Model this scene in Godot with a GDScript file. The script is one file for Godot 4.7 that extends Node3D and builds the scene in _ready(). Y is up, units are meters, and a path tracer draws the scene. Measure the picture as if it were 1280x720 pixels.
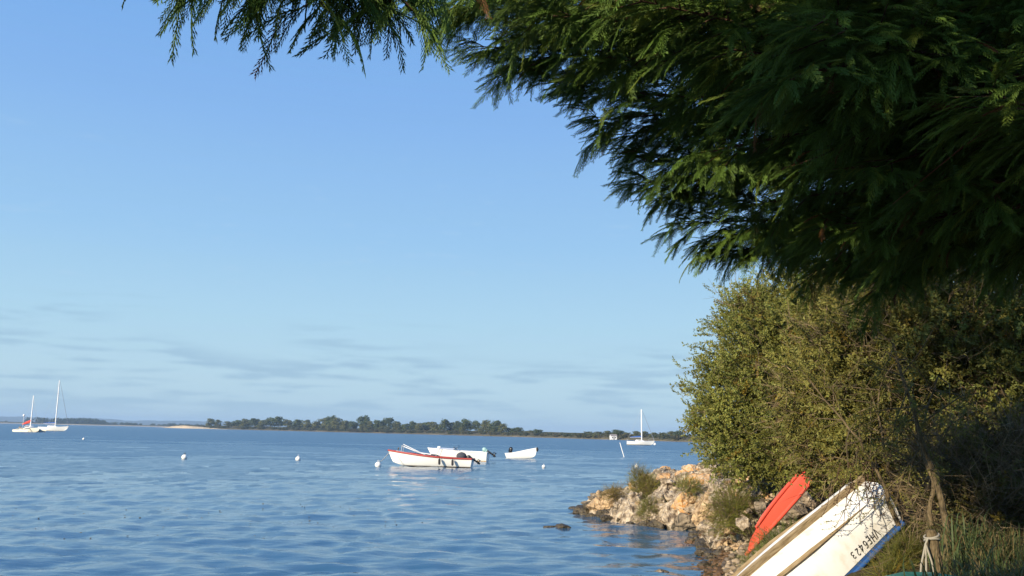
extends Node3D
# A bay seen from under a cypress on the bank: moored boats, a wooded island, a rocky point, upturned dinghies and shrubs.

class MB:
	var v := PackedVector3Array()
	var c := PackedColorArray()
	var ix := PackedInt32Array()
	var col := Color(1, 1, 1)
	var tinted := false
	func p(a: Vector3) -> int:
		v.append(a)
		if tinted:
			c.append(col)
		return v.size() - 1
	func t(a: int, b: int, d: int) -> void:
		ix.append(a); ix.append(b); ix.append(d)
	func tri(a: Vector3, b: Vector3, d: Vector3) -> void:
		t(p(a), p(b), p(d))
	func quad(a: Vector3, b: Vector3, d: Vector3, e: Vector3) -> void:
		var i := p(a)
		p(b); p(d); p(e)
		t(i, i + 1, i + 2); t(i, i + 2, i + 3)
	func loft(rings: Array, closed := false, flip := false) -> void:
		var n: int = rings[0].size()
		var s := v.size()
		for r in rings:
			for q in r:
				p(q)
		for i in rings.size() - 1:
			for k in (n if closed else n - 1):
				var a := s + i * n + k
				var b := s + i * n + (k + 1) % n
				if flip:
					t(a, b + n, a + n); t(a, b, b + n)
				else:
					t(a, a + n, b + n); t(a, b + n, b)
	func fan(ring: Array, flip := false) -> void:
		var m := Vector3.ZERO
		for q in ring:
			m += q
		var s := p(m / ring.size())
		for q in ring:
			p(q)
		for k in ring.size():
			var a := s + 1 + k
			var b := s + 1 + (k + 1) % ring.size()
			if flip:
				t(s, a, b)
			else:
				t(s, b, a)
	func tube(pts: Array, radii: Array, sides := 6, cap := true) -> void:
		var rings := []
		var n := Vector3.ZERO
		for i in pts.size():
			var d: Vector3 = (pts[mini(i + 1, pts.size() - 1)] - pts[maxi(i - 1, 0)]).normalized()
			if i == 0:
				n = d.cross(Vector3(0.31, 0.2, 0.93) if absf(d.y) > 0.8 else Vector3.UP).normalized()
			else:
				n = (n - d * n.dot(d)).normalized()
			var b := d.cross(n)
			var ring := []
			for k in sides:
				var a := TAU * k / sides
				ring.append(pts[i] + (n * cos(a) + b * sin(a)) * radii[i])
			rings.append(ring)
		loft(rings, true)
		if cap:
			fan(rings[0])
			fan(rings[rings.size() - 1], true)
	func spike(a: Vector3, b: Vector3, w: float) -> void:
		var d := (b - a).normalized()
		var n := d.cross(Vector3.UP if absf(d.y) < 0.9 else Vector3.RIGHT).normalized()
		var m := d.cross(n)
		var i := p(a + n * w)
		p(a - n * 0.5 * w + m * 0.87 * w)
		p(a - n * 0.5 * w - m * 0.87 * w)
		p(b)
		t(i, i + 3, i + 1); t(i + 1, i + 3, i + 2); t(i + 2, i + 3, i)
	func box(o: Vector3, size: Vector3, bs := Basis.IDENTITY, bevel := 0.0) -> void:
		var h := size / 2
		var e := minf(bevel, minf(h.x, minf(h.y, h.z)) * 0.9)
		if e <= 0.0:
			for ax in 3:
				for sg in [-1.0, 1.0]:
					var n := Vector3.ZERO
					n[ax] = sg
					var u := Vector3.ZERO
					u[(ax + 1) % 3] = 1.0
					var w := n.cross(u)
					quad(o + bs * ((n - u - w) * h), o + bs * ((n - u + w) * h), o + bs * ((n + u + w) * h), o + bs * ((n + u - w) * h))
			return
		var rings := []
		for k in [[-h.z, e], [-h.z + e, 0.0], [h.z - e, 0.0], [h.z, e]]:
			var x: float = h.x - k[1]
			var y: float = h.y - k[1]
			var ring := []
			for q in [[x, y - e], [x - e, y], [-x + e, y], [-x, y - e], [-x, -y + e], [-x + e, -y], [x - e, -y], [x, -y + e]]:
				ring.append(o + bs * Vector3(q[0], q[1], k[0]))
			rings.append(ring)
		loft(rings, true)
		fan(rings[0])
		fan(rings[3], true)
	func blob(o: Vector3, r: Vector3, seg := 10, rows := 6) -> void:
		var rings := []
		for i in rows + 1:
			var a := PI * (0.03 + 0.94 * i / rows)
			var ring := []
			for k in seg:
				var b := TAU * k / seg
				ring.append(o + Vector3(sin(a) * cos(b), -cos(a), -sin(a) * sin(b)) * r)
			rings.append(ring)
		loft(rings, true)
		fan(rings[0])
		fan(rings[rows], true)
	func turned(tr: Transform3D) -> void:
		for i in v.size():
			v[i] = tr * v[i]
	func normals_of(meshes: Array) -> PackedVector3Array:
		# smooth normals of these vertices over the triangles of several builders
		var n := PackedVector3Array()
		n.resize(v.size())
		for m in meshes:
			var q: PackedInt32Array = m.ix
			for i in range(0, q.size(), 3):
				var f := (v[q[i + 2]] - v[q[i]]).cross(v[q[i + 1]] - v[q[i]])
				for k in 3:
					n[q[i + k]] += f
		for i in n.size():
			n[i] = n[i].normalized()
		return n
	func mesh(smooth := true) -> ArrayMesh:
		var arr := []
		arr.resize(Mesh.ARRAY_MAX)
		if smooth:
			var n := PackedVector3Array()
			n.resize(v.size())
			for i in range(0, ix.size(), 3):
				var a := ix[i]
				var b := ix[i + 1]
				var d := ix[i + 2]
				var f := (v[d] - v[a]).cross(v[b] - v[a])
				n[a] += f
				n[b] += f
				n[d] += f
			for i in n.size():
				n[i] = n[i].normalized()
			arr[Mesh.ARRAY_NORMAL] = n
		arr[Mesh.ARRAY_VERTEX] = v
		arr[Mesh.ARRAY_INDEX] = ix
		if tinted:
			arr[Mesh.ARRAY_COLOR] = c
		var m := ArrayMesh.new()
		m.add_surface_from_arrays(Mesh.PRIMITIVE_TRIANGLES, arr)
		return m

var M := {}
var used := {}
var rng := RandomNumberGenerator.new()
var n1 := FastNoiseLite.new()
var n2 := FastNoiseLite.new()
var cell := FastNoiseLite.new()

func lin(r: float, g: float, b: float, a := 1.0) -> Color:
	var q := Color(r, g, b).linear_to_srgb()
	q.a = a
	return q

func mat(r: float, g: float, b: float, rough := 0.6, spec := 0.5) -> StandardMaterial3D:
	var m := StandardMaterial3D.new()
	m.albedo_color = lin(r, g, b)
	m.roughness = rough
	m.metallic_specular = spec
	return m

func noise_tex(size: int, freq: float, octaves: int, sd: int, stops: Array, kind := FastNoiseLite.TYPE_SIMPLEX_SMOOTH) -> NoiseTexture2D:
	# stops: [offset, r, g, b] in linear values; empty for plain grey
	var f := FastNoiseLite.new()
	f.noise_type = kind
	f.seed = sd
	f.frequency = freq
	f.fractal_octaves = octaves
	var t := NoiseTexture2D.new()
	t.width = size
	t.height = size
	t.seamless = true
	t.noise = f
	if stops:
		var gr := Gradient.new()
		var off := PackedFloat32Array()
		var cols := PackedColorArray()
		for s in stops:
			off.append(s[0])
			cols.append(lin(s[1], s[2], s[3]))
		gr.offsets = off
		gr.colors = cols
		t.color_ramp = gr
	return t

func skin(m: StandardMaterial3D, albedo: Texture2D, relief: Texture2D, cm: float, per_metre: Vector3, world := true) -> StandardMaterial3D:
	m.uv1_triplanar = true
	m.uv1_world_triplanar = world
	m.uv1_scale = per_metre
	if albedo:
		m.albedo_texture = albedo
		m.albedo_color = Color.WHITE
	if relief:
		m.heightmap_enabled = true
		m.heightmap_texture = relief
		m.heightmap_scale = cm
	return m

func numbered(called: String) -> String:
	var n: int = used.get(called, -1) + 1
	used[called] = n
	return called if n == 0 else "%s_%03d" % [called, n]

func tag(o: Node, label: String, category := "", group := "", kind := "") -> void:
	if label:
		o.set_meta("label", label)
	if category:
		o.set_meta("category", category)
	if group:
		o.set_meta("group", group)
	if kind:
		o.set_meta("kind", kind)

func base(called: String, at: Vector3, label: String, category: String, group := "") -> Node3D:
	var o := Node3D.new()
	o.name = numbered(called)
	add_child(o)
	o.position = at
	tag(o, label, category, group)
	return o

func part(called: String, shape, material: Material, parent: Node, smooth := true) -> MeshInstance3D:
	var o := MeshInstance3D.new()
	o.name = numbered(called) if parent == self else called
	o.mesh = shape.mesh(smooth) if shape is MB else shape
	o.material_override = material
	parent.add_child(o, true)
	return o

func swarm(called: String, shape: Mesh, material: Material, where: Array, tint: Array, parent: Node) -> MultiMeshInstance3D:
	var mm := MultiMesh.new()
	mm.transform_format = MultiMesh.TRANSFORM_3D
	mm.use_colors = true
	mm.mesh = shape
	mm.instance_count = where.size()
	for i in where.size():
		mm.set_instance_transform(i, where[i])
		mm.set_instance_color(i, tint[i])
	var o := MultiMeshInstance3D.new()
	o.name = numbered(called) if parent == self else called
	o.multimesh = mm
	o.material_override = material
	parent.add_child(o, true)
	o.set_meta("kind", "stuff")
	return o

func rnd(a: float, b: float) -> float:
	return rng.randf_range(a, b)

func rnd_dir() -> Vector3:
	return Vector3(rng.randfn(), rng.randfn(), rng.randfn()).normalized()

func frame(x: Vector3, up: Vector3, s: float) -> Basis:
	# x along the first axis, the second as near to up as it can be
	x = x.normalized()
	var z := x.cross(up)
	z = z.normalized() if z.length() > 0.01 else x.cross(Vector3(0.6, 0.1, 0.8)).normalized()
	return Basis(x * s, z.cross(x) * s, z * s)

func bez(a: Vector3, b: Vector3, d: Vector3, t: float) -> Vector3:
	return a.lerp(b, t).lerp(b.lerp(d, t), t)

func _ready() -> void:
	rng.seed = 41
	n1.seed = 3
	n1.frequency = 1.0
	n1.fractal_octaves = 1
	n2.seed = 9
	n2.frequency = 1.0
	n2.fractal_octaves = 3
	cell.seed = 5
	cell.noise_type = FastNoiseLite.TYPE_CELLULAR
	cell.frequency = 1.0
	cell.fractal_type = FastNoiseLite.FRACTAL_NONE
	cell.cellular_return_type = FastNoiseLite.RETURN_CELL_VALUE
	# camera
	var cam := Camera3D.new()
	cam.name = "camera"
	cam.fov = rad_to_deg(2.0 * atan(360.0 / 1108.0))
	cam.near = 0.05
	cam.far = 30000.0
	add_child(cam)
	cam.transform = Transform3D(Basis(Vector3(1.000, 0.022, 0.004), Vector3(-0.023, 0.987, 0.162), Vector3(-0.000, -0.162, 0.987)), Vector3(0, 2.2, 0))
	cam.current = true
	# sky, sun, exposure
	var env := Environment.new()
	env.background_mode = Environment.BG_SKY
	env.sky = Sky.new()
	var sm := PanoramaSkyMaterial.new()
	sm.panorama = sky_picture()
	env.sky.sky_material = sm
	env.background_energy_multiplier = 0.68
	env.tonemap_mode = Environment.TONE_MAPPER_LINEAR
	env.tonemap_exposure = 1.6
	env.sdfgi_enabled = true
	env.ssao_enabled = true
	env.ssil_enabled = true
	env.fog_enabled = true
	env.fog_density = 0.0002
	env.fog_light_color = lin(0.48, 0.70, 1.0)
	var we := WorldEnvironment.new()
	we.name = "environment"
	we.environment = env
	add_child(we)
	var sun := DirectionalLight3D.new()
	sun.name = "sun"
	sun.light_energy = 1.55
	sun.light_color = lin(1.0, 0.86, 0.65)
	sun.light_angular_distance = 0.5
	sun.shadow_enabled = true
	add_child(sun)
	sun.transform = Transform3D(Basis.looking_at(Vector3(0.66, -0.36, -0.70).normalized(), Vector3.UP), Vector3(-40, 30, 40))
	materials()
	water()
	shore()
	far_land()
	rocky_point()
	island()
	boats()
	buoys()
	beached()
	cypress()
	shrubs()
	small_plants()
	grass()

func sky_picture() -> ImageTexture:
	var w := 4096
	var h := 2048
	var im := Image.create(w, h, false, Image.FORMAT_RGB8)
	# elevation in degrees -> linear colour of the clear evening air
	var stops := [[-90.0, 0.30, 0.42, 0.52], [0.0, 0.47, 0.64, 0.73], [3.0, 0.47, 0.665, 0.77], [7.0, 0.405, 0.635, 0.80], [12.0, 0.31, 0.545, 0.81], [20.0, 0.225, 0.435, 0.79], [28.0, 0.165, 0.375, 0.76], [50.0, 0.11, 0.26, 0.62], [90.0, 0.07, 0.19, 0.52]]
	var f := FastNoiseLite.new()
	f.seed = 12
	f.frequency = 1.0
	f.fractal_octaves = 5
	var g := FastNoiseLite.new()
	g.seed = 77
	g.frequency = 1.0
	g.fractal_octaves = 2
	for y in h:
		var el := 90.0 - (y + 0.5) / h * 180.0
		var k := 0
		while k < stops.size() - 2 and el > stops[k + 1][0]:
			k += 1
		var t := clampf((el - stops[k][0]) / (stops[k + 1][0] - stops[k][0]), 0, 1)
		var cr := Vector3(stops[k][1], stops[k][2], stops[k][3]).lerp(Vector3(stops[k + 1][1], stops[k + 1][2], stops[k + 1][3]), t)
		im.fill_rect(Rect2i(0, y, w, 1), lin(cr.x, cr.y, cr.z))
		if el > 0.0 and el < 19.0:
			# thin streaks of grey-blue cloud low over the bay, a few wisps higher up
			for x in w:
				var a := TAU * x / w
				var px := cos(a) * 9.0
				var pz := sin(a) * 9.0
				var bank := g.get_noise_3d(px * 0.30, el * 0.22, pz * 0.30)
				var s := f.get_noise_3d(px * 0.95, el * 1.7, pz * 0.95)
				var low := smoothstep(0.0, 2.0, el) * (1.0 - smoothstep(4.2, 7.2, el + bank * 4.0))
				var cloud := clampf((s + 0.05 + bank * 0.8) * 2.2, 0, 1) * low * 0.55
				var wisp := clampf((f.get_noise_3d(px * 1.6, el * 1.6 + 40.0, pz * 1.6) - 0.36) * 2.5, 0, 1) * smoothstep(6.0, 9.0, el) * (1.0 - smoothstep(15.0, 19.0, el)) * 0.22
				if cloud + wisp > 0.004:
					var q := cr.lerp(Vector3(0.27, 0.43, 0.60), cloud).lerp(Vector3(0.48, 0.64, 0.80), wisp)
					im.set_pixel(x, y, lin(q.x, q.y, q.z))
	return ImageTexture.create_from_image(im)

func materials() -> void:
	M.hull_white = mat(0.80, 0.79, 0.75, 0.35)
	M.hull_cream = mat(0.74, 0.70, 0.58, 0.4)
	M.red_trim = mat(0.36, 0.045, 0.03, 0.45)
	M.boot = mat(0.10, 0.075, 0.05, 0.7)
	M.inside = mat(0.42, 0.43, 0.42, 0.6)
	M.black = mat(0.012, 0.012, 0.014, 0.35)
	M.rubber = mat(0.02, 0.02, 0.022, 0.7)
	M.dark_cloth = mat(0.05, 0.055, 0.07, 0.9)
	M.grey_metal = mat(0.45, 0.46, 0.47, 0.35)
	M.white_paint = mat(0.80, 0.80, 0.78, 0.4)
	M.teal_cowl = mat(0.25, 0.42, 0.42, 0.4)
	M.blue_cloth = mat(0.035, 0.10, 0.33, 0.9)
	M.red_cloth = mat(0.55, 0.055, 0.035, 0.9)
	M.yellow = mat(0.75, 0.40, 0.05, 0.6)
	M.rope = mat(0.55, 0.50, 0.40, 0.9)
	M.old_rope = mat(0.28, 0.26, 0.21, 0.95)
	M.window = mat(0.02, 0.03, 0.04, 0.1)
	M.buoy = mat(0.78, 0.77, 0.72, 0.5)
	M.weed_band = mat(0.10, 0.09, 0.04, 0.8)
	# leaves and wood
	for k in ["needle", "leaf", "twig", "blade", "far_leaf"]:
		var m := mat(1, 1, 1, 0.6, 0.35)
		m.vertex_color_use_as_albedo = true
		if k != "twig":
			m.backlight_enabled = true
			m.backlight = lin(0.5, 0.6, 0.3) if k != "needle" else lin(0.44, 0.54, 0.18)
		M[k] = m
	M.bark = skin(mat(0.1, 0.06, 0.04, 0.95, 0.2), noise_tex(256, 0.03, 4, 21, [[0.0, 0.035, 0.02, 0.013], [0.5, 0.085, 0.05, 0.032], [1.0, 0.16, 0.105, 0.07]]), noise_tex(256, 0.05, 3, 22, []), 2.0, Vector3(2.5, 0.6, 2.5))
	M.dead = skin(mat(0.15, 0.07, 0.04, 0.95, 0.2), noise_tex(256, 0.05, 4, 24, [[0.0, 0.08, 0.035, 0.02], [0.5, 0.17, 0.08, 0.045], [1.0, 0.26, 0.14, 0.08]]), null, 0.0, Vector3(4, 2, 4))
	M.stem = skin(mat(0.1, 0.08, 0.05, 0.95, 0.2), noise_tex(256, 0.05, 4, 23, [[0.0, 0.05, 0.038, 0.022], [0.5, 0.12, 0.09, 0.05], [1.0, 0.20, 0.16, 0.10]]), noise_tex(256, 0.05, 3, 22, []), 0.8, Vector3(4, 1.2, 4))
	# rock: pale quartz and schist with ochre stains, darker seams
	var rock_relief := noise_tex(512, 0.018, 5, 31, [])
	M.rock = []
	var shades := [
		[[0.0, 0.07, 0.05, 0.035], [0.34, 0.17, 0.13, 0.09], [0.5, 0.40, 0.32, 0.22], [0.68, 0.56, 0.47, 0.35], [1.0, 0.70, 0.62, 0.50]],
		[[0.0, 0.09, 0.055, 0.03], [0.38, 0.27, 0.18, 0.10], [0.52, 0.46, 0.34, 0.21], [0.64, 0.54, 0.37, 0.20], [1.0, 0.62, 0.52, 0.38]],
		[[0.0, 0.05, 0.04, 0.03], [0.4, 0.13, 0.105, 0.075], [0.6, 0.24, 0.19, 0.13], [1.0, 0.40, 0.33, 0.24]],
	]
	for k in 3:
		M.rock.append(skin(mat(0.4, 0.3, 0.2, 0.92, 0.3), noise_tex(512, 0.012, 6, 33 + k, shades[k]), rock_relief, 9.0, Vector3(0.9, 0.9, 0.9)))
	M.lichen_rock = skin(mat(0.4, 0.3, 0.2, 0.92, 0.3), noise_tex(512, 0.010, 5, 39, [[0.0, 0.16, 0.11, 0.07], [0.42, 0.42, 0.31, 0.20], [0.54, 0.55, 0.25, 0.07], [0.60, 0.60, 0.28, 0.07], [0.66, 0.54, 0.43, 0.30], [1.0, 0.62, 0.52, 0.38]]), rock_relief, 5.0, Vector3(0.9, 0.9, 0.9))
	M.wet_rock = skin(mat(0.1, 0.08, 0.05, 0.6, 0.5), noise_tex(512, 0.015, 5, 40, [[0.0, 0.018, 0.015, 0.01], [0.5, 0.06, 0.046, 0.026], [0.75, 0.11, 0.085, 0.04], [1.0, 0.19, 0.15, 0.085]]), rock_relief, 5.0, Vector3(1.2, 1.2, 1.2))
	M.soil = skin(mat(0.1, 0.08, 0.05, 0.95, 0.2), noise_tex(512, 0.02, 5, 50, [[0.0, 0.03, 0.022, 0.013], [0.45, 0.075, 0.055, 0.03], [0.6, 0.06, 0.058, 0.022], [1.0, 0.15, 0.11, 0.065]]), noise_tex(512, 0.04, 4, 51, []), 4.0, Vector3(0.7, 0.7, 0.7))
	M.sand = skin(mat(0.5, 0.42, 0.3, 0.95, 0.2), noise_tex(256, 0.03, 4, 52, [[0.0, 0.36, 0.28, 0.18], [1.0, 0.62, 0.52, 0.38]]), null, 0.0, Vector3(0.05, 0.05, 0.05))
	M.shingle = skin(mat(0.2, 0.16, 0.1, 0.95, 0.2), noise_tex(256, 0.03, 4, 55, [[0.0, 0.11, 0.085, 0.05], [0.6, 0.20, 0.16, 0.10], [1.0, 0.42, 0.34, 0.23]]), null, 0.0, Vector3(0.04, 0.05, 0.04))
	M.heath = skin(mat(0.1, 0.1, 0.05, 0.95, 0.2), noise_tex(256, 0.03, 4, 53, [[0.0, 0.05, 0.055, 0.025], [0.5, 0.10, 0.085, 0.045], [1.0, 0.17, 0.14, 0.075]]), null, 0.0, Vector3(0.03, 0.06, 0.03))
	M.hill = skin(mat(0.08, 0.09, 0.05, 0.95, 0.2), noise_tex(256, 0.03, 4, 54, [[0.0, 0.05, 0.065, 0.04], [0.5, 0.075, 0.09, 0.055], [1.0, 0.11, 0.115, 0.07]]), null, 0.0, Vector3(0.002, 0.008, 0.002))
	# sea
	# the wind roughens the bay more the further out it lies
	var ripple := noise_tex(1024, 0.016, 4, 60, [])
	M.sea = []
	for k in 4:
		M.sea.append(skin(mat(0.036, 0.110, 0.195, [0.07, 0.18, 0.26, 0.33][k], 0.36), null, ripple, [0.8, 1.6, 2.4, 3.0][k], Vector3(0.08, 0.2, 0.20)))

# ---------------------------------------------------------------- sea and shore
func wave(x: float, z: float) -> float:
	var bend := n1.get_noise_2d(x * 0.05 + 7.0, z * 0.05) * 1.2
	var y := n1.get_noise_2d(x * 0.30 + bend, z * 0.66 + x * 0.10) * 0.036
	y += n1.get_noise_2d(x * 0.70 + 31.0, z * 1.55 - x * 0.22 + bend) * 0.034
	y += n1.get_noise_2d(x * 1.4 + 11.0, z * 2.9 + 5.0 + bend) * 0.022
	return y

func water() -> void:
	var b := MB.new()
	var rows := 620
	var cols := 520
	var k := log(6500.0 / 3.0) / rows
	for i in rows + 1:
		var r := 3.0 * exp(k * i)
		for j in cols + 1:
			var a := deg_to_rad(-78.0 + 156.0 * j / cols)
			var x := r * sin(a)
			var z := -r * cos(a)
			b.p(Vector3(x, wave(x, z), z))
	var zones := [MB.new(), MB.new(), MB.new(), MB.new()]
	for z in 4:
		zones[z].v = b.v
	for i in rows:
		var r := 3.0 * exp(k * i)
		for j in cols:
			var a := i * (cols + 1) + j
			var far := r * (1.0 + 0.55 * n2.get_noise_2d(b.v[a].x * 6.0 / (r + 20.0), log(r) * 9.0))
			var z := 0 if far < 42.0 else (1 if far < 75.0 else (2 if far < 125.0 else 3))
			zones[z].t(a, a + cols + 1, a + cols + 2)
			zones[z].t(a, a + cols + 2, a + 1)
	var normals: PackedVector3Array = b.normals_of(zones)
	for z in 4:
		var arr := []
		arr.resize(Mesh.ARRAY_MAX)
		# keep only the vertices this zone uses
		var seat := {}
		var vv := PackedVector3Array()
		var nn := PackedVector3Array()
		var ii := PackedInt32Array()
		for q in zones[z].ix:
			if not seat.has(q):
				seat[q] = vv.size()
				vv.append(b.v[q])
				nn.append(normals[q])
			ii.append(seat[q])
		arr[Mesh.ARRAY_VERTEX] = vv
		arr[Mesh.ARRAY_NORMAL] = nn
		arr[Mesh.ARRAY_INDEX] = ii
		var m := ArrayMesh.new()
		m.add_surface_from_arrays(Mesh.PRIMITIVE_TRIANGLES, arr)
		var o := part(["water", "open_water", "ruffled_water", "far_water"][z], m, M.sea[z], self)
		o.set_meta("kind", "structure")

var coast: Array[Vector3] = [Vector3(-9, 0, 14), Vector3(-5.5, 0, 4), Vector3(-3, 0, 0.5), Vector3(-0.8, 0, -3.2), Vector3(0.9, 0, -7.5), Vector3(2.1, 0, -11), Vector3(3.271, 0.000, -15.170), Vector3(3.804, 0.000, -16.750), Vector3(4.032, 0.000, -18.377), Vector3(4.053, 0.000, -19.720), Vector3(4.781, 0.000, -21.766), Vector3(4.249, 0.000, -22.375), Vector3(3.352, 0.000, -22.946), Vector3(2.686, 0.000, -23.823), Vector3(2.299, 0.000, -25.088), Vector3(2.032, 0.000, -26.811), Vector3(2.5, 0, -28.4), Vector3(4.6, 0, -28.8), Vector3(7, 0, -30), Vector3(13, 0, -33), Vector3(24, 0, -40), Vector3(60, 0, -52), Vector3(60, 0, 14)]

func inland(x: float, z: float) -> float:
	# distance from the waterline, positive on land
	var best := 1e9
	var inside := false
	var q := Vector2(x, z)
	for i in coast.size():
		var a := Vector2(coast[i].x, coast[i].z)
		var j := (i + 1) % coast.size()
		var b := Vector2(coast[j].x, coast[j].z)
		if i < coast.size() - 2:
			best = minf(best, q.distance_to(Geometry2D.get_closest_point_to_segment(q, a, b)))
		if (a.y > z) != (b.y > z) and x < (b.x - a.x) * (z - a.y) / (b.y - a.y) + a.x:
			inside = not inside
	return best if inside else -best

func ground_y(x: float, z: float) -> float:
	var d := inland(x, z)
	var y := 1.9 * (1.0 - exp(-d / 3.0)) if d > 0 else maxf(d * 0.22, -1.5)
	if z < -17.0 and d > 0.0:
		y -= 0.35
	return y + n2.get_noise_2d(x * 0.7, z * 0.7) * 0.07 * clampf(absf(d), 0, 1)

func shore() -> void:
	var b := MB.new()
	var xs := []
	var x := -10.0
	while x < 48.0:
		xs.append(x)
		x += 0.3 if x < 10.0 else 1.2
	var zs := []
	var z := 10.0
	while z > -40.0:
		zs.append(z)
		z -= 0.3 if z < 1.0 and z > -32.0 else 1.0
	for zz in zs:
		for xx in xs:
			b.p(Vector3(xx, ground_y(xx, zz), zz))
	for i in zs.size() - 1:
		for j in xs.size() - 1:
			var a: int = i * xs.size() + j
			b.t(a, a + xs.size(), a + xs.size() + 1)
			b.t(a, a + xs.size() + 1, a + 1)
	var o := part("ground", b, M.soil, self)
	o.set_meta("kind", "structure")

# ---------------------------------------------------------------- far land
func far_land() -> void:
	# blue hills beyond the head of the bay
	var b := MB.new()
	var rings := []
	for i in 141:
		var px := -5200.0 + 4700.0 * i / 140.0
		var top := 52.0 - 26.0 * i / 140.0 + n2.get_noise_2d(i * 0.07, 3.0) * 12.0 + n2.get_noise_2d(i * 0.31, 9.0) * 3.0
		top *= 1.0 - smoothstep(0.80, 1.0, i / 140.0)
		var row := []
		for k in 6:
			var t := k / 5.0
			row.append(Vector3(px * (1.0 + 0.16 * t), -1.0 + (top + 1.0) * sin(t * PI * 0.5), -5000.0 - 800.0 * t + n2.get_noise_2d(i * 0.2, k) * 60.0))
		rings.append(row)
	b.loft(rings, false, true)
	var o := part("hills", b, M.hill, self)
	o.set_meta("kind", "structure")
	# the low far shore with its strip of sand
	var low := MB.new()
	var bar := MB.new()
	var lr := []
	var br := []
	for i in 81:
		var t := i / 80.0
		var q := Vector3(lerpf(-1500.0, -560.0, t), 0, lerpf(-1750.0, -1700.0, t) + n2.get_noise_2d(i * 0.11, 40.0) * 40.0)
		var hh := 2.2 + n2.get_noise_2d(i * 0.25, 2.0) * 1.4
		br.append([q + Vector3(0, -0.5, 6), q + Vector3(0, 0.9, 0), q + Vector3(0, 1.2, -8)])
		lr.append([q + Vector3(0, 0.8, -3), q + Vector3(0, hh, -16), q + Vector3(0, hh + 1.0, -90), q + Vector3(0, -1, -160)])
	low.loft(lr, false, true)
	bar.loft(br, false, true)
	o = part("far_shore", low, M.heath, self)
	o.set_meta("kind", "structure")
	o = part("far_beach", bar, M.sand, self)
	o.set_meta("kind", "structure")
	# the wood on the far shore, one mass of crowns
	var leaf := clump_mesh(0.34, 26, 5)
	var where := []
	var tint := []
	for i in 420:
		var t := rng.randf()
		var q := Vector3(lerpf(-1500.0, -560.0, t), 0, lerpf(-1750.0, -1700.0, t) - rnd(18, 80))
		var dense := n2.get_noise_2d(q.x * 0.012, 5.0)
		var tall := 13.0 if absf(q.x + 860.0) < 75.0 else 4.5 + 5.0 * clampf(dense + 0.15, 0, 1)
		if dense < -0.12 and absf(q.x + 860.0) > 75.0:
			continue
		var s := tall * rnd(0.75, 1.25)
		where.append(Transform3D(Basis(Vector3.UP, rnd(0, TAU)).scaled(Vector3(s * 1.1, s, s * 1.1)), Vector3(q.x, 1.6 + s * 0.38, q.z)))
		tint.append(Color(0.045, 0.062, 0.026) * rnd(0.75, 1.3))
	var w := swarm("far_wood", leaf, M.far_leaf, where, tint, self)
	tag(w, "dark strip of low woods along the far shore behind the anchored sailboats", "wood", "", "stuff")

func clump_mesh(size: float, lobes: int, sd: int) -> ArrayMesh:
	# a crown of many small leaf faces, about one metre across
	var r := RandomNumberGenerator.new()
	r.seed = sd
	var b := MB.new()
	for i in lobes:
		var o := Vector3(r.randfn(), r.randfn() * 0.8, r.randfn()) * 0.22
		for k in 14:
			var d := Vector3(r.randfn(), r.randfn(), r.randfn()).normalized()
			var q := o + d * r.randf_range(0.05, 0.16)
			var u := d.cross(Vector3(r.randfn(), r.randfn(), r.randfn())).normalized()
			var w := (d + Vector3(r.randfn(), r.randfn(), r.randfn()) * 0.4).cross(u).normalized()
			var s := size * r.randf_range(0.14, 0.30)
			b.tri(q - u * s, q + u * s * 0.8 + w * s * 0.3, q + w * s * 1.2)
	return b.mesh(false)

# ---------------------------------------------------------------- island
var shore_line := [[-395.0, 1000.0], [-358.0, 950.0], [-276.0, 900.0], [-178.0, 820.0], [-94.0, 740.0], [-23.0, 650.0], [31.0, 560.0], [69.0, 480.0], [93.0, 430.0], [130.0, 400.0], [220.0, 370.0]]

func along(x: float) -> float:
	# how far off the island's waterline lies at x
	for i in shore_line.size() - 1:
		if x <= shore_line[i + 1][0]:
			var t: float = (x - shore_line[i][0]) / (shore_line[i + 1][0] - shore_line[i][0])
			return lerpf(shore_line[i][1], shore_line[i + 1][1], clampf(t, 0, 1))
	return 370.0

func crown(tall: bool, sd: int) -> ArrayMesh:
	# a crown one metre high and one wide: lobes of leaf faces with gaps between
	var r := RandomNumberGenerator.new()
	r.seed = sd
	var b := MB.new()
	b.tinted = true
	var lobes := 20
	for i in lobes:
		var a := r.randf() * TAU
		var t := (i + 0.5) / lobes
		var y := lerpf(0.34, 0.93, t) if tall else lerpf(0.08, 0.90, t)
		var rad := (0.36 * sqrt(maxf(0.05, 1.0 - pow((t - 0.35) / 0.75, 2.0)))) * r.randf_range(0.35, 1.0)
		var o := Vector3(cos(a) * rad, y, sin(a) * rad)
		var lr := r.randf_range(0.14, 0.22)
		var tone := r.randf_range(0.8, 1.2)
		for k in 60:
			var d := Vector3(r.randfn(), r.randfn(), r.randfn()).normalized()
			var q := o + d * lr * Vector3(1.15, 0.75, 1.15) * r.randf_range(0.6, 1.05)
			var u := d.cross(Vector3(r.randfn(), r.randfn(), r.randfn())).normalized()
			var w := (d + Vector3(r.randfn(), r.randfn(), r.randfn()) * 0.35).cross(u).normalized()
			var s := r.randf_range(0.035, 0.07)
			var g := tone * r.randf_range(0.7, 1.3)
			b.col = Color(0.072 * g, 0.092 * g, 0.026 * g) if tall else Color(0.115 * g, 0.118 * g, 0.034 * g)
			b.tri(q - u * s, q + u * s * 0.8 + w * s * 0.4, q + w * s * 1.5)
	return b.mesh(false)

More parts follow.
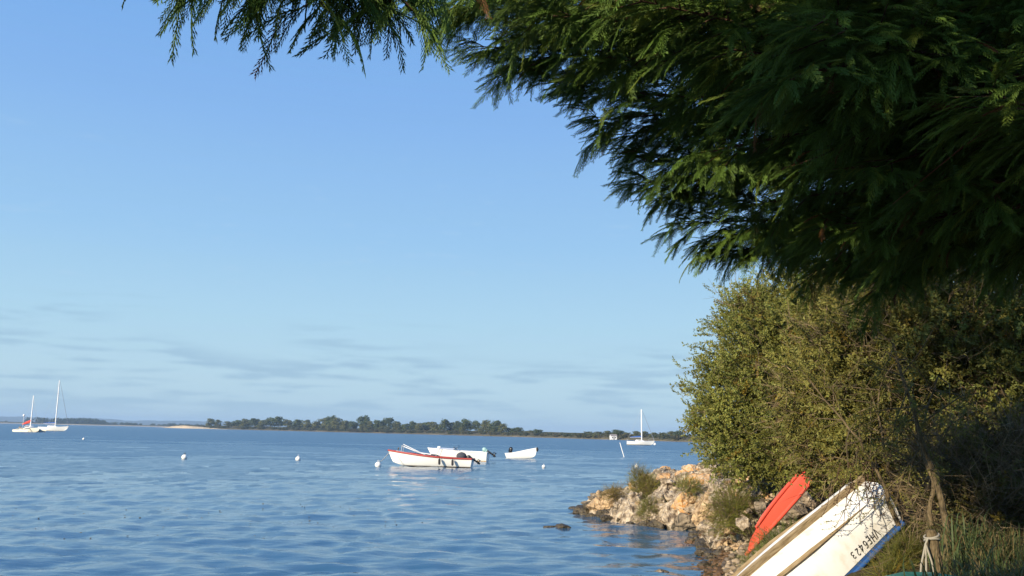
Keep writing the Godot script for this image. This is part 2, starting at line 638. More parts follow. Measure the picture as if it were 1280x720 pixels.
func ordinal(n: int) -> String:
	var ones := ["", "first", "second", "third", "fourth", "fifth", "sixth", "seventh", "eighth", "ninth", "tenth", "eleventh", "twelfth", "thirteenth", "fourteenth", "fifteenth", "sixteenth", "seventeenth", "eighteenth", "nineteenth"]
	var tens := ["", "", "twenty", "thirty", "forty", "fifty", "sixty", "seventy", "eighty", "ninety"]
	if n >= 100:
		return "hundredth" if n == 100 else "hundred-and-" + ordinal(n - 100)
	if n < 20:
		return ones[n]
	if n % 10 == 0:
		return tens[n / 10].trim_suffix("y") + "ieth"
	return tens[n / 10] + "-" + ones[n % 10]

func island() -> void:
	var ground := MB.new()
	var bar := MB.new()
	var gr := []
	var br := []
	var n := 150
	for i in n + 1:
		var x := lerpf(-392.0, 215.0, i / float(n))
		var d := along(x) + n2.get_noise_2d(x * 0.03, 8.0) * 7.0
		var tip := smoothstep(-392.0, -345.0, x)
		var cliff := 0.30 + 2.2 * smoothstep(-380.0, -355.0, x) * (1.0 - smoothstep(-335.0, -290.0, x)) + 0.4 * clampf(n2.get_noise_2d(x * 0.05, 60.0) * 2.0, 0, 1)
		br.append([Vector3(x, -0.6, -d + 3.0), Vector3(x, 0.15, -d), Vector3(x, cliff * tip, -d - 2.5), Vector3(x, cliff * tip, -d - 7.0)])
		gr.append([Vector3(x, cliff * tip - 0.3, -d - 2.8), Vector3(x, (cliff + 0.7) * tip, -d - 6.0), Vector3(x, 3.6 * tip + n2.get_noise_2d(x * 0.06, 70.0), -d - 30.0), Vector3(x, 3.0 * tip, -d - 90.0), Vector3(x, -1.0, -d - 130.0)])
	ground.loft(gr, false, true)
	bar.loft(br.slice(0, 28), false, true)
	var shingle := MB.new()
	shingle.loft(br.slice(27), false, true)
	var o := part("island_ground", ground, M.heath, self)
	o.set_meta("kind", "structure")
	o = part("island_beach", bar, M.sand, self)
	o.set_meta("kind", "structure")
	o = part("island_shingle", shingle, M.shingle, self)
	o.set_meta("kind", "structure")
	# scrub along the island's shore
	var where := []
	var tint := []
	for i in 900:
		var x := rnd(-345.0, 205.0)
		var d := along(x) + rnd(3.5, 26.0)
		var s := rnd(1.4, 3.8)
		where.append(Transform3D(Basis(Vector3.UP, rnd(0, TAU)).scaled(Vector3(s * 1.5, s, s * 1.5)), Vector3(x, 1.2 + s * 0.3, -d)))
		tint.append((Color(0.10, 0.088, 0.034) if rng.randf() < 0.4 else Color(0.07, 0.08, 0.03)) * rnd(0.7, 1.35))
	var sc := swarm("island_scrub", clump_mesh(0.4, 20, 8), M.far_leaf, where, tint, self)
	tag(sc, "low brown-green scrub fringing the wooded island shore", "scrub", "", "stuff")
	# trees: [x, metres beyond the waterline, width, height, pine?], from the sandy tip eastwards
	var trees := [
		[-313.2, 24.0, 12.8, 9.6, 0],
		[-305.6, 25.9, 9.6, 8.5, 0],
		[-291.4, 26.7, 12.7, 7.0, 0],
		[-292.7, 43.9, 11.3, 5.0, 0],
		[-281.1, 29.1, 14.7, 8.0, 1],
		[-286.3, 44.4, 12.6, 5.3, 0],
		[-286.2, 51.8, 12.3, 5.1, 0],
		[-276.9, 43.9, 11.9, 6.9, 1],
		[-268.3, 25.8, 14.5, 9.8, 0],
		[-258.7, 28.8, 15.5, 10.3, 1],
		[-243.8, 10.7, 7.8, 2.0, 0],
		[-242.2, 14.5, 14.0, 9.0, 0],
		[-235.5, 21.4, 15.0, 10.8, 1],
		[-230.9, 11.0, 7.7, 2.3, 0],
		[-226.0, 29.1, 17.0, 12.2, 1],
		[-214.7, 24.4, 11.8, 9.5, 0],
		[-212.4, 45.6, 9.7, 5.3, 1],
		[-204.3, 28.4, 13.7, 9.6, 1],
		[-197.9, 12.4, 10.3, 2.4, 0],
		[-203.8, 55.7, 13.9, 5.8, 1],
		[-191.3, 15.8, 12.4, 9.5, 0],
		[-198.7, 59.8, 10.4, 3.9, 1],
		[-185.2, 12.8, 7.8, 2.0, 0],
		[-192.5, 40.2, 12.5, 2.0, 0],
		[-187.4, 21.5, 9.6, 6.3, 0],
		[-187.3, 43.0, 10.3, 5.2, 1],
		[-180.0, 17.9, 12.3, 8.2, 0],
		[-170.1, 10.3, 8.3, 4.5, 0],
		[-173.0, 22.7, 16.1, 11.3, 0],
		[-164.8, 8.5, 5.9, 4.2, 0],
		[-161.6, 8.2, 8.5, 5.1, 0],
		[-164.8, 23.2, 14.1, 12.8, 1],
		[-154.6, 14.2, 13.7, 11.6, 0],
		[-155.8, 40.7, 12.9, 8.2, 1],
		[-155.5, 54.4, 12.8, 6.3, 0],
		[-146.6, 17.5, 12.8, 9.2, 0],
		[-139.0, 18.5, 10.8, 8.3, 1],
		[-142.0, 40.7, 9.2, 6.1, 0],
		[-127.6, 11.7, 8.2, 5.5, 0],
		[-130.0, 28.7, 15.4, 13.1, 1],
		[-134.3, 59.0, 9.7, 8.7, 0],
		[-122.1, 8.6, 7.6, 4.6, 0],
		[-121.6, 12.9, 7.0, 3.7, 0],
		[-122.1, 26.3, 10.7, 9.2, 0],
		[-124.5, 55.9, 9.4, 5.9, 0],
		[-122.0, 56.5, 10.0, 6.8, 0],
		[-112.3, 16.6, 12.2, 9.5, 1],
		[-118.1, 56.3, 11.9, 7.5, 1],
		[-107.1, 10.1, 8.7, 4.9, 0],
		[-102.1, 11.0, 9.5, 4.2, 0],
		[-104.4, 26.8, 14.9, 11.8, 1],
		[-101.6, 11.1, 6.1, 4.8, 0],
		[-99.4, 50.9, 10.1, 5.5, 0],
		[-94.2, 16.2, 11.9, 9.0, 0],
		[-98.8, 51.6, 11.0, 7.0, 1],
		[-93.0, 43.0, 8.9, 4.5, 1],
		[-86.3, 11.9, 6.5, 2.0, 0],
		[-86.6, 23.9, 10.2, 7.1, 1],
		[-89.8, 54.8, 10.0, 3.9, 0],
		[-80.6, 11.0, 5.9, 2.2, 0],
		[-78.7, 16.0, 8.3, 8.7, 1],
		[-78.1, 44.5, 8.5, 5.2, 1],
		[-79.0, 59.7, 9.1, 4.4, 1],
		[-72.4, 14.0, 9.8, 7.8, 0],
		[-74.2, 53.8, 10.3, 5.9, 0],
		[-67.3, 27.9, 10.8, 8.6, 1],
		[-67.4, 53.3, 11.4, 6.7, 0],
		[-59.7, 17.4, 10.5, 8.9, 0],
		[-60.3, 47.1, 11.9, 5.8, 1],
		[-55.6, 47.3, 10.7, 7.2, 0],
		[-50.6, 17.4, 11.1, 10.5, 1],
		[-44.7, 29.7, 9.6, 8.8, 0],
		[-43.1, 53.8, 11.2, 6.9, 0],
		[-41.1, 54.4, 9.8, 6.0, 0],
		[-39.1, 28.0, 8.7, 9.4, 1],
		[-39.4, 57.0, 9.7, 7.6, 0],
		[-39.0, 51.6, 10.9, 8.1, 1],
		[-34.6, 9.4, 6.8, 5.1, 0],
		[-35.3, 46.8, 11.4, 8.7, 1],
		[-32.1, 18.6, 10.7, 10.5, 1],
		[-24.9, 29.4, 9.2, 9.5, 1],
		[-20.2, 9.1, 6.3, 4.4, 0],
		[-17.1, 22.6, 12.0, 10.3, 0],
		[-15.4, 12.9, 5.6, 4.4, 0],
		[-13.0, 41.8, 9.1, 7.3, 1],
		[-10.8, 9.3, 5.5, 3.8, 0],
		[-9.9, 24.8, 11.8, 9.8, 1],
		[-9.7, 49.6, 9.1, 7.3, 0],
		[-9.6, 43.3, 9.1, 6.4, 0],
		[-6.1, 12.1, 6.0, 2.5, 0],
		[-3.9, 17.3, 9.3, 7.7, 0],
		[0.0, 29.1, 8.7, 5.0, 0],
		[6.2, 25.1, 10.6, 5.0, 1],
		[11.7, 29.5, 7.7, 2.9, 0],
		[15.4, 28.3, 8.3, 3.3, 0],
		[19.7, 18.8, 8.8, 3.8, 1],
		[24.7, 19.8, 4.7, 2.1, 0],
		[28.0, 16.7, 4.6, 2.2, 0],
		[34.0, 16.3, 5.1, 2.3, 0],
		[38.0, 15.0, 5.1, 2.1, 0],
		[41.7, 18.8, 5.6, 2.0, 0],
		[48.7, 23.6, 8.0, 3.1, 0],
		[52.4, 14.1, 8.4, 3.1, 0],
		[58.3, 24.8, 8.3, 3.7, 0],
		[62.3, 19.4, 8.1, 4.2, 1],
		[66.5, 19.0, 6.3, 2.9, 0],
		[71.9, 27.1, 6.8, 3.7, 0],
		[74.3, 21.7, 7.2, 3.7, 0],
		[77.9, 19.1, 5.4, 3.1, 0],
		[81.7, 21.7, 6.4, 3.2, 0],
		[85.0, 25.3, 6.4, 3.9, 0],
		[86.9, 14.9, 6.7, 3.9, 1],
		[92.7, 29.6, 7.3, 2.0, 0],
		[93.8, 14.4, 6.0, 2.0, 0],
		[99.6, 26.0, 6.6, 2.0, 0]
	]
	var crowns := []
	for k in 8:
		crowns.append(crown(k < 4, 100 + k))
	var stem := MB.new()
	stem.tube([Vector3(0, -0.05, 0), Vector3(0.012, 0.3, 0), Vector3(-0.01, 0.62, 0.01)], [0.026, 0.019, 0.011], 6)
	var stem_mesh := stem.mesh()
	var size_word := ["low", "middling", "tall"]
	for i in trees.size():
		var t: Array = trees[i]
		var big := 0 if t[3] < 6.0 else (1 if t[3] < 11.0 else 2)
		var word := "dark flat-topped pine" if t[4] else "round green broadleaf"
		var root := base("pine_tree" if t[4] else "broadleaf_tree", Vector3(t[0], 1.4, -along(t[0]) - t[1]), "%s %s, %s tree along the island from its sandy tip" % [size_word[big], word, ordinal(i + 1)], "tree", "trees on the wooded island")
		part("trunk", stem_mesh, M.stem, root)
		part("crown", crowns[i % 4 + (0 if t[4] else 4)], M.far_leaf, root)
		root.transform.basis = Basis(Vector3.UP, i * 2.4).scaled(Vector3(t[2], t[3], t[2]))
	# small white house on the island shore
	var hs := base("white_house", Vector3(58.048, 0.195, -497.000), "small white house with grey roof between island trees, left of the sloop", "house")
	var hb := MB.new()
	hb.box(Vector3(0, 0.9, 0), Vector3(3.4, 1.9, 2.6))
	hb.tri(Vector3(-1.7, 1.85, 1.3), Vector3(-1.7, 1.85, -1.3), Vector3(-1.7, 2.7, 0))
	hb.tri(Vector3(1.7, 1.85, 1.3), Vector3(1.7, 2.7, 0), Vector3(1.7, 1.85, -1.3))
	part("wall", hb, M.white_paint, hs, false)
	hb = MB.new()
	for s in [-1.0, 1.0]:
		hb.box(Vector3(0, 2.3, 0.72 * s), Vector3(3.8, 0.12, 1.75), Basis(Vector3.RIGHT, 0.56 * s))
	part("roof", hb, mat(0.25, 0.22, 0.21, 0.8), hs, false)
	for xx in [-0.9, 0.9]:
		hb = MB.new()
		hb.box(Vector3(xx, 1.0, 1.31), Vector3(0.6, 0.7, 0.06))
		part("window", hb, M.window, hs, false)
	hb = MB.new()
	hb.box(Vector3(0, 0.8, 1.31), Vector3(0.65, 1.5, 0.06))
	part("door", hb, mat(0.12, 0.1, 0.09, 0.7), hs, false)
	hs.rotation.y = 0.2

# ---------------------------------------------------------------- rocky point
func rock_mesh(sd: int, sub: int) -> ArrayMesh:
	# an icosphere cut by random planes and roughened: a broken block
	var r := RandomNumberGenerator.new()
	r.seed = sd
	var f := FastNoiseLite.new()
	f.seed = sd
	f.frequency = 1.1
	f.fractal_octaves = 3
	var g := (1.0 + sqrt(5.0)) / 2.0
	var vs: Array[Vector3] = []
	for q in [[-1, g, 0], [1, g, 0], [-1, -g, 0], [1, -g, 0], [0, -1, g], [0, 1, g], [0, -1, -g], [0, 1, -g], [g, 0, -1], [g, 0, 1], [-g, 0, -1], [-g, 0, 1]]:
		vs.append(Vector3(q[0], q[1], q[2]).normalized())
	var fs := [[0, 11, 5], [0, 5, 1], [0, 1, 7], [0, 7, 10], [0, 10, 11], [1, 5, 9], [5, 11, 4], [11, 10, 2], [10, 7, 6], [7, 1, 8], [3, 9, 4], [3, 4, 2], [3, 2, 6], [3, 6, 8], [3, 8, 9], [4, 9, 5], [2, 4, 11], [6, 2, 10], [8, 6, 7], [9, 8, 1]]
	for s in sub:
		var mids := {}
		var out := []
		for q in fs:
			var m := []
			for k in 3:
				var a: int = mini(q[k], q[(k + 1) % 3])
				var b: int = maxi(q[k], q[(k + 1) % 3])
				var key := a * 100000 + b
				if not mids.has(key):
					mids[key] = vs.size()
					vs.append((vs[a] + vs[b]).normalized())
				m.append(mids[key])
			out.append_array([[q[0], m[0], m[2]], [q[1], m[1], m[0]], [q[2], m[2], m[1]], [m[0], m[1], m[2]]])
		fs = out
	var planes := []
	for k in 11:
		planes.append([Vector3(r.randfn(), r.randfn(), r.randfn()).normalized(), r.randf_range(0.52, 0.85)])
	var mb := MB.new()
	for q in vs:
		var e := 1.0
		for pl in planes:
			var c: float = q.dot(pl[0])
			if c > 0.05:
				e = minf(e, pl[1] / c)
		mb.p(q * (e + f.get_noise_3dv(q * 1.6) * 0.13))
	for q in fs:
		mb.t(q[0], q[2], q[1])
	return mb.mesh(sub > 2)

func point_y(x: float, z: float) -> float:
	# bedrock of the point: rises steeply from the waterline, in broken steps
	var d := inland(x, z)
	var crest := lerpf(0.30, 1.10, smoothstep(3.0, 4.9, x)) + 0.25 * smoothstep(5.0, 7.0, x)
	var y := crest * (1.0 - exp(-maxf(d, 0) / 0.45)) - 0.15 + minf(d, 0) * 0.5
	var u := x * 0.8 + z * 0.5
	var w := z * 0.8 - x * 0.5
	y += cell.get_noise_2d(u * 1.5, w * 1.1) * 0.16 * clampf(d * 3.0, 0, 1)
	y += n2.get_noise_2d(x * 2.2, z * 2.2) * 0.14
	return y + 0.28 * clampf(d * 2.0, 0, 1)

func rocky_point() -> void:
	var b := MB.new()
	var nx := 120
	var nz := 170
	for i in nz + 1:
		for j in nx + 1:
			var x := lerpf(1.4, 9.0, j / float(nx))
			var z := lerpf(-15.6, -29.4, i / float(nz))
			var y := point_y(x, z)
			var edge := minf(minf(9.0 - x, -15.6 - z) / 2.2, 1.0)
			b.p(Vector3(x + n2.get_noise_2d(z * 3.0, x * 3.0) * 0.08, y - (1.0 - edge) * 2.0, z))
	for i in nz:
		for j in nx:
			var a := i * (nx + 1) + j
			b.t(a, a + nx + 1, a + nx + 2)
			b.t(a, a + nx + 2, a + 1)
	var o := part("rocky_point", b, M.rock[0], self, false)
	o.set_meta("kind", "structure")
	# separate blocks lying on and standing out of the bedrock
	var shapes := []
	for k in 7:
		shapes.append(rock_mesh(300 + k, 2))
	var kinds := [M.rock[0], M.rock[1], M.rock[2], M.lichen_rock, M.wet_rock]
	# [place, size, flatness, kind]
	var blocks := [
		[Vector3(2.162, 0.082, -26.400), 0.34, 0.6, 4], [Vector3(2.472, 0.167, -26.000), 0.40, 0.6, 4], [Vector3(2.659, 0.291, -25.600), 0.45, 0.75, 1], [Vector3(2.995, 0.422, -25.400), 0.50, 0.75, 1],
		[Vector3(2.774, 0.082, -25.000), 0.42, 0.6, 2], [Vector3(3.269, 0.170, -24.600), 0.55, 0.7, 2], [Vector3(3.535, 0.086, -24.200), 0.45, 0.6, 2], [Vector3(2.965, 0.014, -24.400), 0.36, 0.5, 4], [Vector3(2.598, 0.014, -25.000), 0.34, 0.5, 4], [Vector3(3.211, -0.005, -24.000), 0.36, 0.6, 2], [Vector3(3.696, 0.063, -23.600), 0.40, 0.7, 0], [Vector3(3.959, 0.067, -23.200), 0.36, 0.6, 2], [Vector3(4.193, 0.053, -22.600), 0.34, 0.5, 4],
		[Vector3(4.035, 0.485, -24.000), 0.55, 0.8, 0], [Vector3(4.459, 0.763, -24.000), 0.60, 0.9, 0], [Vector3(4.779, 0.997, -24.000), 0.48, 1.1, 3], [Vector3(4.949, 1.116, -24.200), 0.40, 1.0, 0],
		[Vector3(5.299, 1.193, -23.200), 0.62, 0.7, 0], [Vector3(4.944, 0.897, -23.000), 0.62, 0.9, 3], [Vector3(5.300, 0.896, -22.200), 0.66, 0.9, 0], [Vector3(4.575, 0.509, -22.800), 0.60, 0.9, 3],
		[Vector3(4.132, 0.245, -22.800), 0.50, 0.8, 0], [Vector3(4.858, 0.427, -22.000), 0.62, 0.9, 1], [Vector3(4.488, 0.194, -22.000), 0.42, 0.7, 2], [Vector3(4.826, 0.223, -21.200), 0.46, 0.7, 2],
		[Vector3(5.296, 1.220, -19.500), 0.40, 1.1, 3], [Vector3(5.255, 0.916, -20.500), 0.45, 0.9, 2], [Vector3(4.459, 0.224, -18.400), 0.34, 0.7, 0], [Vector3(4.321, 0.086, -19.600), 0.30, 0.6, 2],
		[Vector3(4.217, 0.118, -18.200), 0.30, 0.7, 0], [Vector3(4.194, 0.121, -17.200), 0.30, 0.75, 1], [Vector3(4.308, 0.171, -16.600), 0.30, 0.7, 1], [Vector3(4.026, 0.085, -17.000), 0.20, 0.6, 4],
		[Vector3(4.731, 0.500, -17.600), 0.40, 0.8, 2], [Vector3(4.857, 0.837, -17.200), 0.42, 0.8, 0], [Vector3(5.132, 1.111, -17.600), 0.40, 0.8, 2], [Vector3(4.835, 1.234, -14.600), 0.22, 0.8, 0],
		[Vector3(4.600, 1.120, -14.400), 0.24, 0.7, 2], [Vector3(4.506, 0.989, -14.600), 0.20, 0.7, 0],
	]
	for q in blocks:
		var m := MeshInstance3D.new()
		m.name = "rock"
		m.mesh = shapes[rng.randi() % 7]
		m.material_override = kinds[q[3]]
		o.add_child(m, true)
		var s: float = q[1]
		m.transform = Transform3D(Basis(rnd_dir(), rnd(-0.35, 0.35)) * Basis(Vector3.UP, rnd(0, TAU)).scaled(Vector3(s * rnd(0.85, 1.2), s * q[2] * rnd(0.85, 1.15), s * rnd(0.85, 1.2))), q[0] + Vector3(0, -s * 0.12, 0))
	var tries := 0
	var made := 0
	while made < 245 and tries < 4000:
		tries += 1
		var x := rnd(1.9, 7.6)
		var z := rnd(-28.2, -16.0)
		var d := inland(x, z)
		if d < -0.12 or d > 2.6 or rng.randf() > exp(-d * 0.75):
			continue
		var s := rnd(0.06, 0.22)
		var y := maxf(point_y(x, z), 0.0)
		var m := MeshInstance3D.new()
		m.name = "rock"
		m.mesh = shapes[rng.randi() % 7]
		m.material_override = M.wet_rock if y < 0.12 else kinds[[0, 1, 2, 2, 0, 0, 0, 3][rng.randi() % 8]]
		o.add_child(m, true)
		m.transform = Transform3D(Basis(rnd_dir(), rnd(-0.6, 0.6)) * Basis(Vector3.UP, rnd(0, TAU)).scaled(Vector3(s * rnd(0.8, 1.4), s * rnd(0.5, 0.9), s * rnd(0.8, 1.3))), Vector3(x, y + s * 0.1, z))
		made += 1
	# pebbles and weed at the waterline of the cove
	var where := []
	var tint := []
	while where.size() < 2600:
		var x := rnd(0.6, 5.2)
		var z := rnd(-21.5, -8.0)
		var d := inland(x, z)
		if d < -0.35 or d > 1.6:
			continue
		var s := rnd(0.015, 0.06) if rng.randf() < 0.9 else rnd(0.06, 0.1)
		where.append(Transform3D(Basis(rnd_dir(), rnd(0, 3)).scaled(Vector3(s, s * 0.6, s)), Vector3(x, maxf(ground_y(x, z), point_y(x, z) if z < -16.5 else -9.0) + s * 0.2, z)))
		var g := rnd(0.5, 1.4)
		tint.append(Color(0.10, 0.06, 0.03) * g if d < 0.35 else (Color(0.30, 0.23, 0.15) * g if rng.randf() < 0.6 else Color(0.14, 0.11, 0.08) * g))
	var pb := swarm("pebbles", rock_mesh(350, 1), M.twig, where, tint, self)
	tag(pb, "wet brown pebbles and stones along the cove edge", "pebbles", "", "stuff")
	# rocks standing in the water
	var wr := part("wave_rock", shapes[1], M.wet_rock, self)
	tag(wr, "small dark weedy rock awash in open water left of the point", "rock")
	wr.transform = Transform3D(Basis(Vector3.UP, 0.4).scaled(Vector3(0.24, 0.10, 0.2)), Vector3(1.299, 0.000, -21.567) + Vector3(0, 0.03, 0))
	wr = part("wave_rock", shapes[3], M.wet_rock, self)
	tag(wr, "flat dark stone just breaking the surface beside the weedy rock", "rock")
	wr.transform = Transform3D(Basis(Vector3.UP, 1.1).scaled(Vector3(0.22, 0.07, 0.16)), Vector3(1.078, 0.000, -21.699) + Vector3(0, 0.02, 0))
	wr = part("wave_rock", shapes[4], M.rock[2], self)
	tag(wr, "low brown stone in the shallows at the bottom edge of the photo", "rock")
	wr.transform = Transform3D(Basis(Vector3.UP, 2.0).scaled(Vector3(0.14, 0.05, 0.1)), Vector3(2.540, 0.000, -15.065) + Vector3(0, 0.02, 0))

# ---------------------------------------------------------------- boats
# hull stations run from the stern (x = 0) to the bow (x = L); y is up, z to starboard
func hull_pt(h: Dictionary, s: float, u: float, side: float) -> Vector3:
	# s along the boat, u from keel (0) to gunwale (1)
	var fair: float = 1.0 - pow(maxf(0.0, (s - h.mid) / (1.0 - h.mid)), h.bow)
	var stern: float = lerpf(h.transom, 1.0, smoothstep(0.0, h.mid, s))
	var half: float = h.beam * 0.5 * fair * stern
	var keel: float = h.rise * pow(s, 5.0) * h.depth
	var top: float = h.depth + h.sheer * pow(s, 2.0) - h.get("spring", 0.0) * sin(s * PI)
	var y := lerpf(keel, top, pow(u, h.get("flat", 1.25)))
	var z: float = half * pow(u, lerpf(h.round, 1.0, s * s * 0.8))
	return Vector3(h.L * s + h.rake * u * pow(s, 6.0) - h.get("aft", 0.0) * u * pow(1.0 - s, 8.0), y, z * side)

func hull_shell(h: Dictionary, inset := 0.0, low := 0.0, high := 1.0, from := 0.0, to := 1.0) -> MB:
	var b := MB.new()
	for side in [-1.0, 1.0]:
		var rings := []
		for i in 25:
			var s := lerpf(from, to, i / 24.0)
			var ring := []
			for k in 11:
				var q := hull_pt(h, s, lerpf(low, high, k / 10.0), side)
				q.z = side * maxf(0.0, absf(q.z) - inset)
				q.y += minf(absf(inset), 0.04) if inset > 0 and k < 10 else 0.0
				ring.append(q)
			rings.append(ring)
		b.loft(rings, false, (side < 0) != (inset > 0))
	return b

func transom(h: Dictionary, x := 0.0) -> MB:
	var b := MB.new()
	var ring := []
	for k in 11:
		ring.append(hull_pt(h, 0.0, k / 10.0, -1.0) + Vector3(x, 0, 0))
	for k in 11:
		ring.append(hull_pt(h, 0.0, 1.0 - k / 10.0, 1.0) + Vector3(x, 0, 0))
	b.fan(ring, true)
	var back := []
	for q in ring:
		back.append(q + Vector3(0.04, 0, 0))
	b.fan(back)
	return b

func rail(h: Dictionary, r: float, u := 1.0, out := 0.0, from := 0.0, to := 1.0) -> MB:
	var b := MB.new()
	for side in [-1.0, 1.0]:
		var pts := []
		var rad := []
		for i in 29:
			var q := hull_pt(h, lerpf(from, to, i / 28.0), u, side)
			q.z += side * out
			pts.append(q)
			rad.append(r)
		b.tube(pts, rad, 8)
	return b

func engine(parent: Node, at: Vector3, tilt: float, cowl: Material, size := 1.0) -> void:
	# outboard: cowling, leg with its plate, gearcase and propeller; tilt swings the leg up astern
	var e := Node3D.new()
	e.name = "outboard"
	parent.add_child(e, true)
	e.position = at
	e.rotation.z = -tilt
	e.scale = Vector3.ONE * size
	var b := MB.new()
	b.blob(Vector3(0.0, 0.36, 0), Vector3(0.21, 0.24, 0.16), 12, 8)
	b.box(Vector3(0.0, 0.16, 0), Vector3(0.34, 0.12, 0.24), Basis.IDENTITY, 0.03)
	part("cowling", b, cowl, e)
	b = MB.new()
	b.box(Vector3(-0.06, -0.22, 0), Vector3(0.15, 0.72, 0.07), Basis.IDENTITY, 0.02)
	b.box(Vector3(-0.12, -0.44, 0), Vector3(0.34, 0.03, 0.2), Basis.IDENTITY, 0.01)
	b.tube([Vector3(0.10, -0.60, 0), Vector3(0.04, -0.60, 0), Vector3(-0.20, -0.60, 0), Vector3(-0.27, -0.60, 0)], [0.01, 0.055, 0.055, 0.03], 10)
	b.box(Vector3(-0.04, -0.70, 0), Vector3(0.16, 0.16, 0.02), Basis(Vector3.BACK, 0.2))
	part("leg", b, M.black, e)
	b = MB.new()
	for k in 3:
		b.box(Vector3(-0.29, -0.60, 0) + Basis(Vector3.RIGHT, TAU * k / 3) * Vector3(0, 0.09, 0), Vector3(0.02, 0.15, 0.09), Basis(Vector3.RIGHT, TAU * k / 3) * Basis(Vector3.UP, 0.5))
	part("propeller", b, M.black, e, false)
	b = MB.new()
	b.box(Vector3(0.10, 0.0, 0), Vector3(0.10, 0.26, 0.18), Basis.IDENTITY, 0.02)
	part("bracket", b, M.black, e)

func place(o: Node3D, at: Vector3, heading: float, roll := 0.0, trim := 0.0, ahead := 0.0) -> void:
	# heading: angle of the bow from +x towards -z; ahead: which point along the boat stands at the place
	var bs := Basis(Vector3.UP, heading) * Basis(Vector3.BACK, trim) * Basis(Vector3.RIGHT, roll)
	o.transform = Transform3D(bs, at - bs * Vector3(ahead, 0, 0))

func open_boat(root: Node3D, h: Dictionary, outside: Material, trim: Material, rail_r: float) -> void:
	part("hull", hull_shell(h), outside, root)
	part("lining", hull_shell(h, 0.05, 0.25, 0.98), M.inside, root)
	part("transom", transom(h), outside, root)
	part("gunwale", rail(h, rail_r), trim, root)
	var b := MB.new()
	var z: float = h.beam * 0.5 * h.transom
	b.tube([Vector3(-h.get("aft", 0.0), h.depth, -z), Vector3(-h.get("aft", 0.0), h.depth, z)], [rail_r, rail_r], 8)
	part("transom_rail", b, trim, root)

func band(h: Dictionary, y0: float, y1: float) -> MB:
	# a painted stripe between two heights on the hull
	var b := MB.new()
	for side in [-1.0, 1.0]:
		var rings := []
		for i in 33:
			var s := i / 32.0
			var lowest := hull_pt(h, s, 0.0, side).y
			var top := hull_pt(h, s, 1.0, side).y
			var ring := []
			for k in 3:
				var y := maxf(lerpf(y0, y1, k / 2.0), lowest)
				var q := hull_pt(h, s, pow((y - lowest) / (top - lowest), 1.0 / h.get("flat", 1.25)), side)
				ring.append(q + Vector3(0.004 * s, 0, side * 0.006))
			rings.append(ring)
		b.loft(rings, false, side < 0)
	return b

func thwart(root: Node3D, h: Dictionary, s: float, u: float, m: Material) -> void:
	var a := hull_pt(h, s, u, -1.0)
	var b := MB.new()
	b.box(Vector3(a.x, a.y, 0), Vector3(0.26, 0.03, absf(a.z) * 2.0 - 0.06), Basis.IDENTITY, 0.01)
	part("thwart", b, m, root)

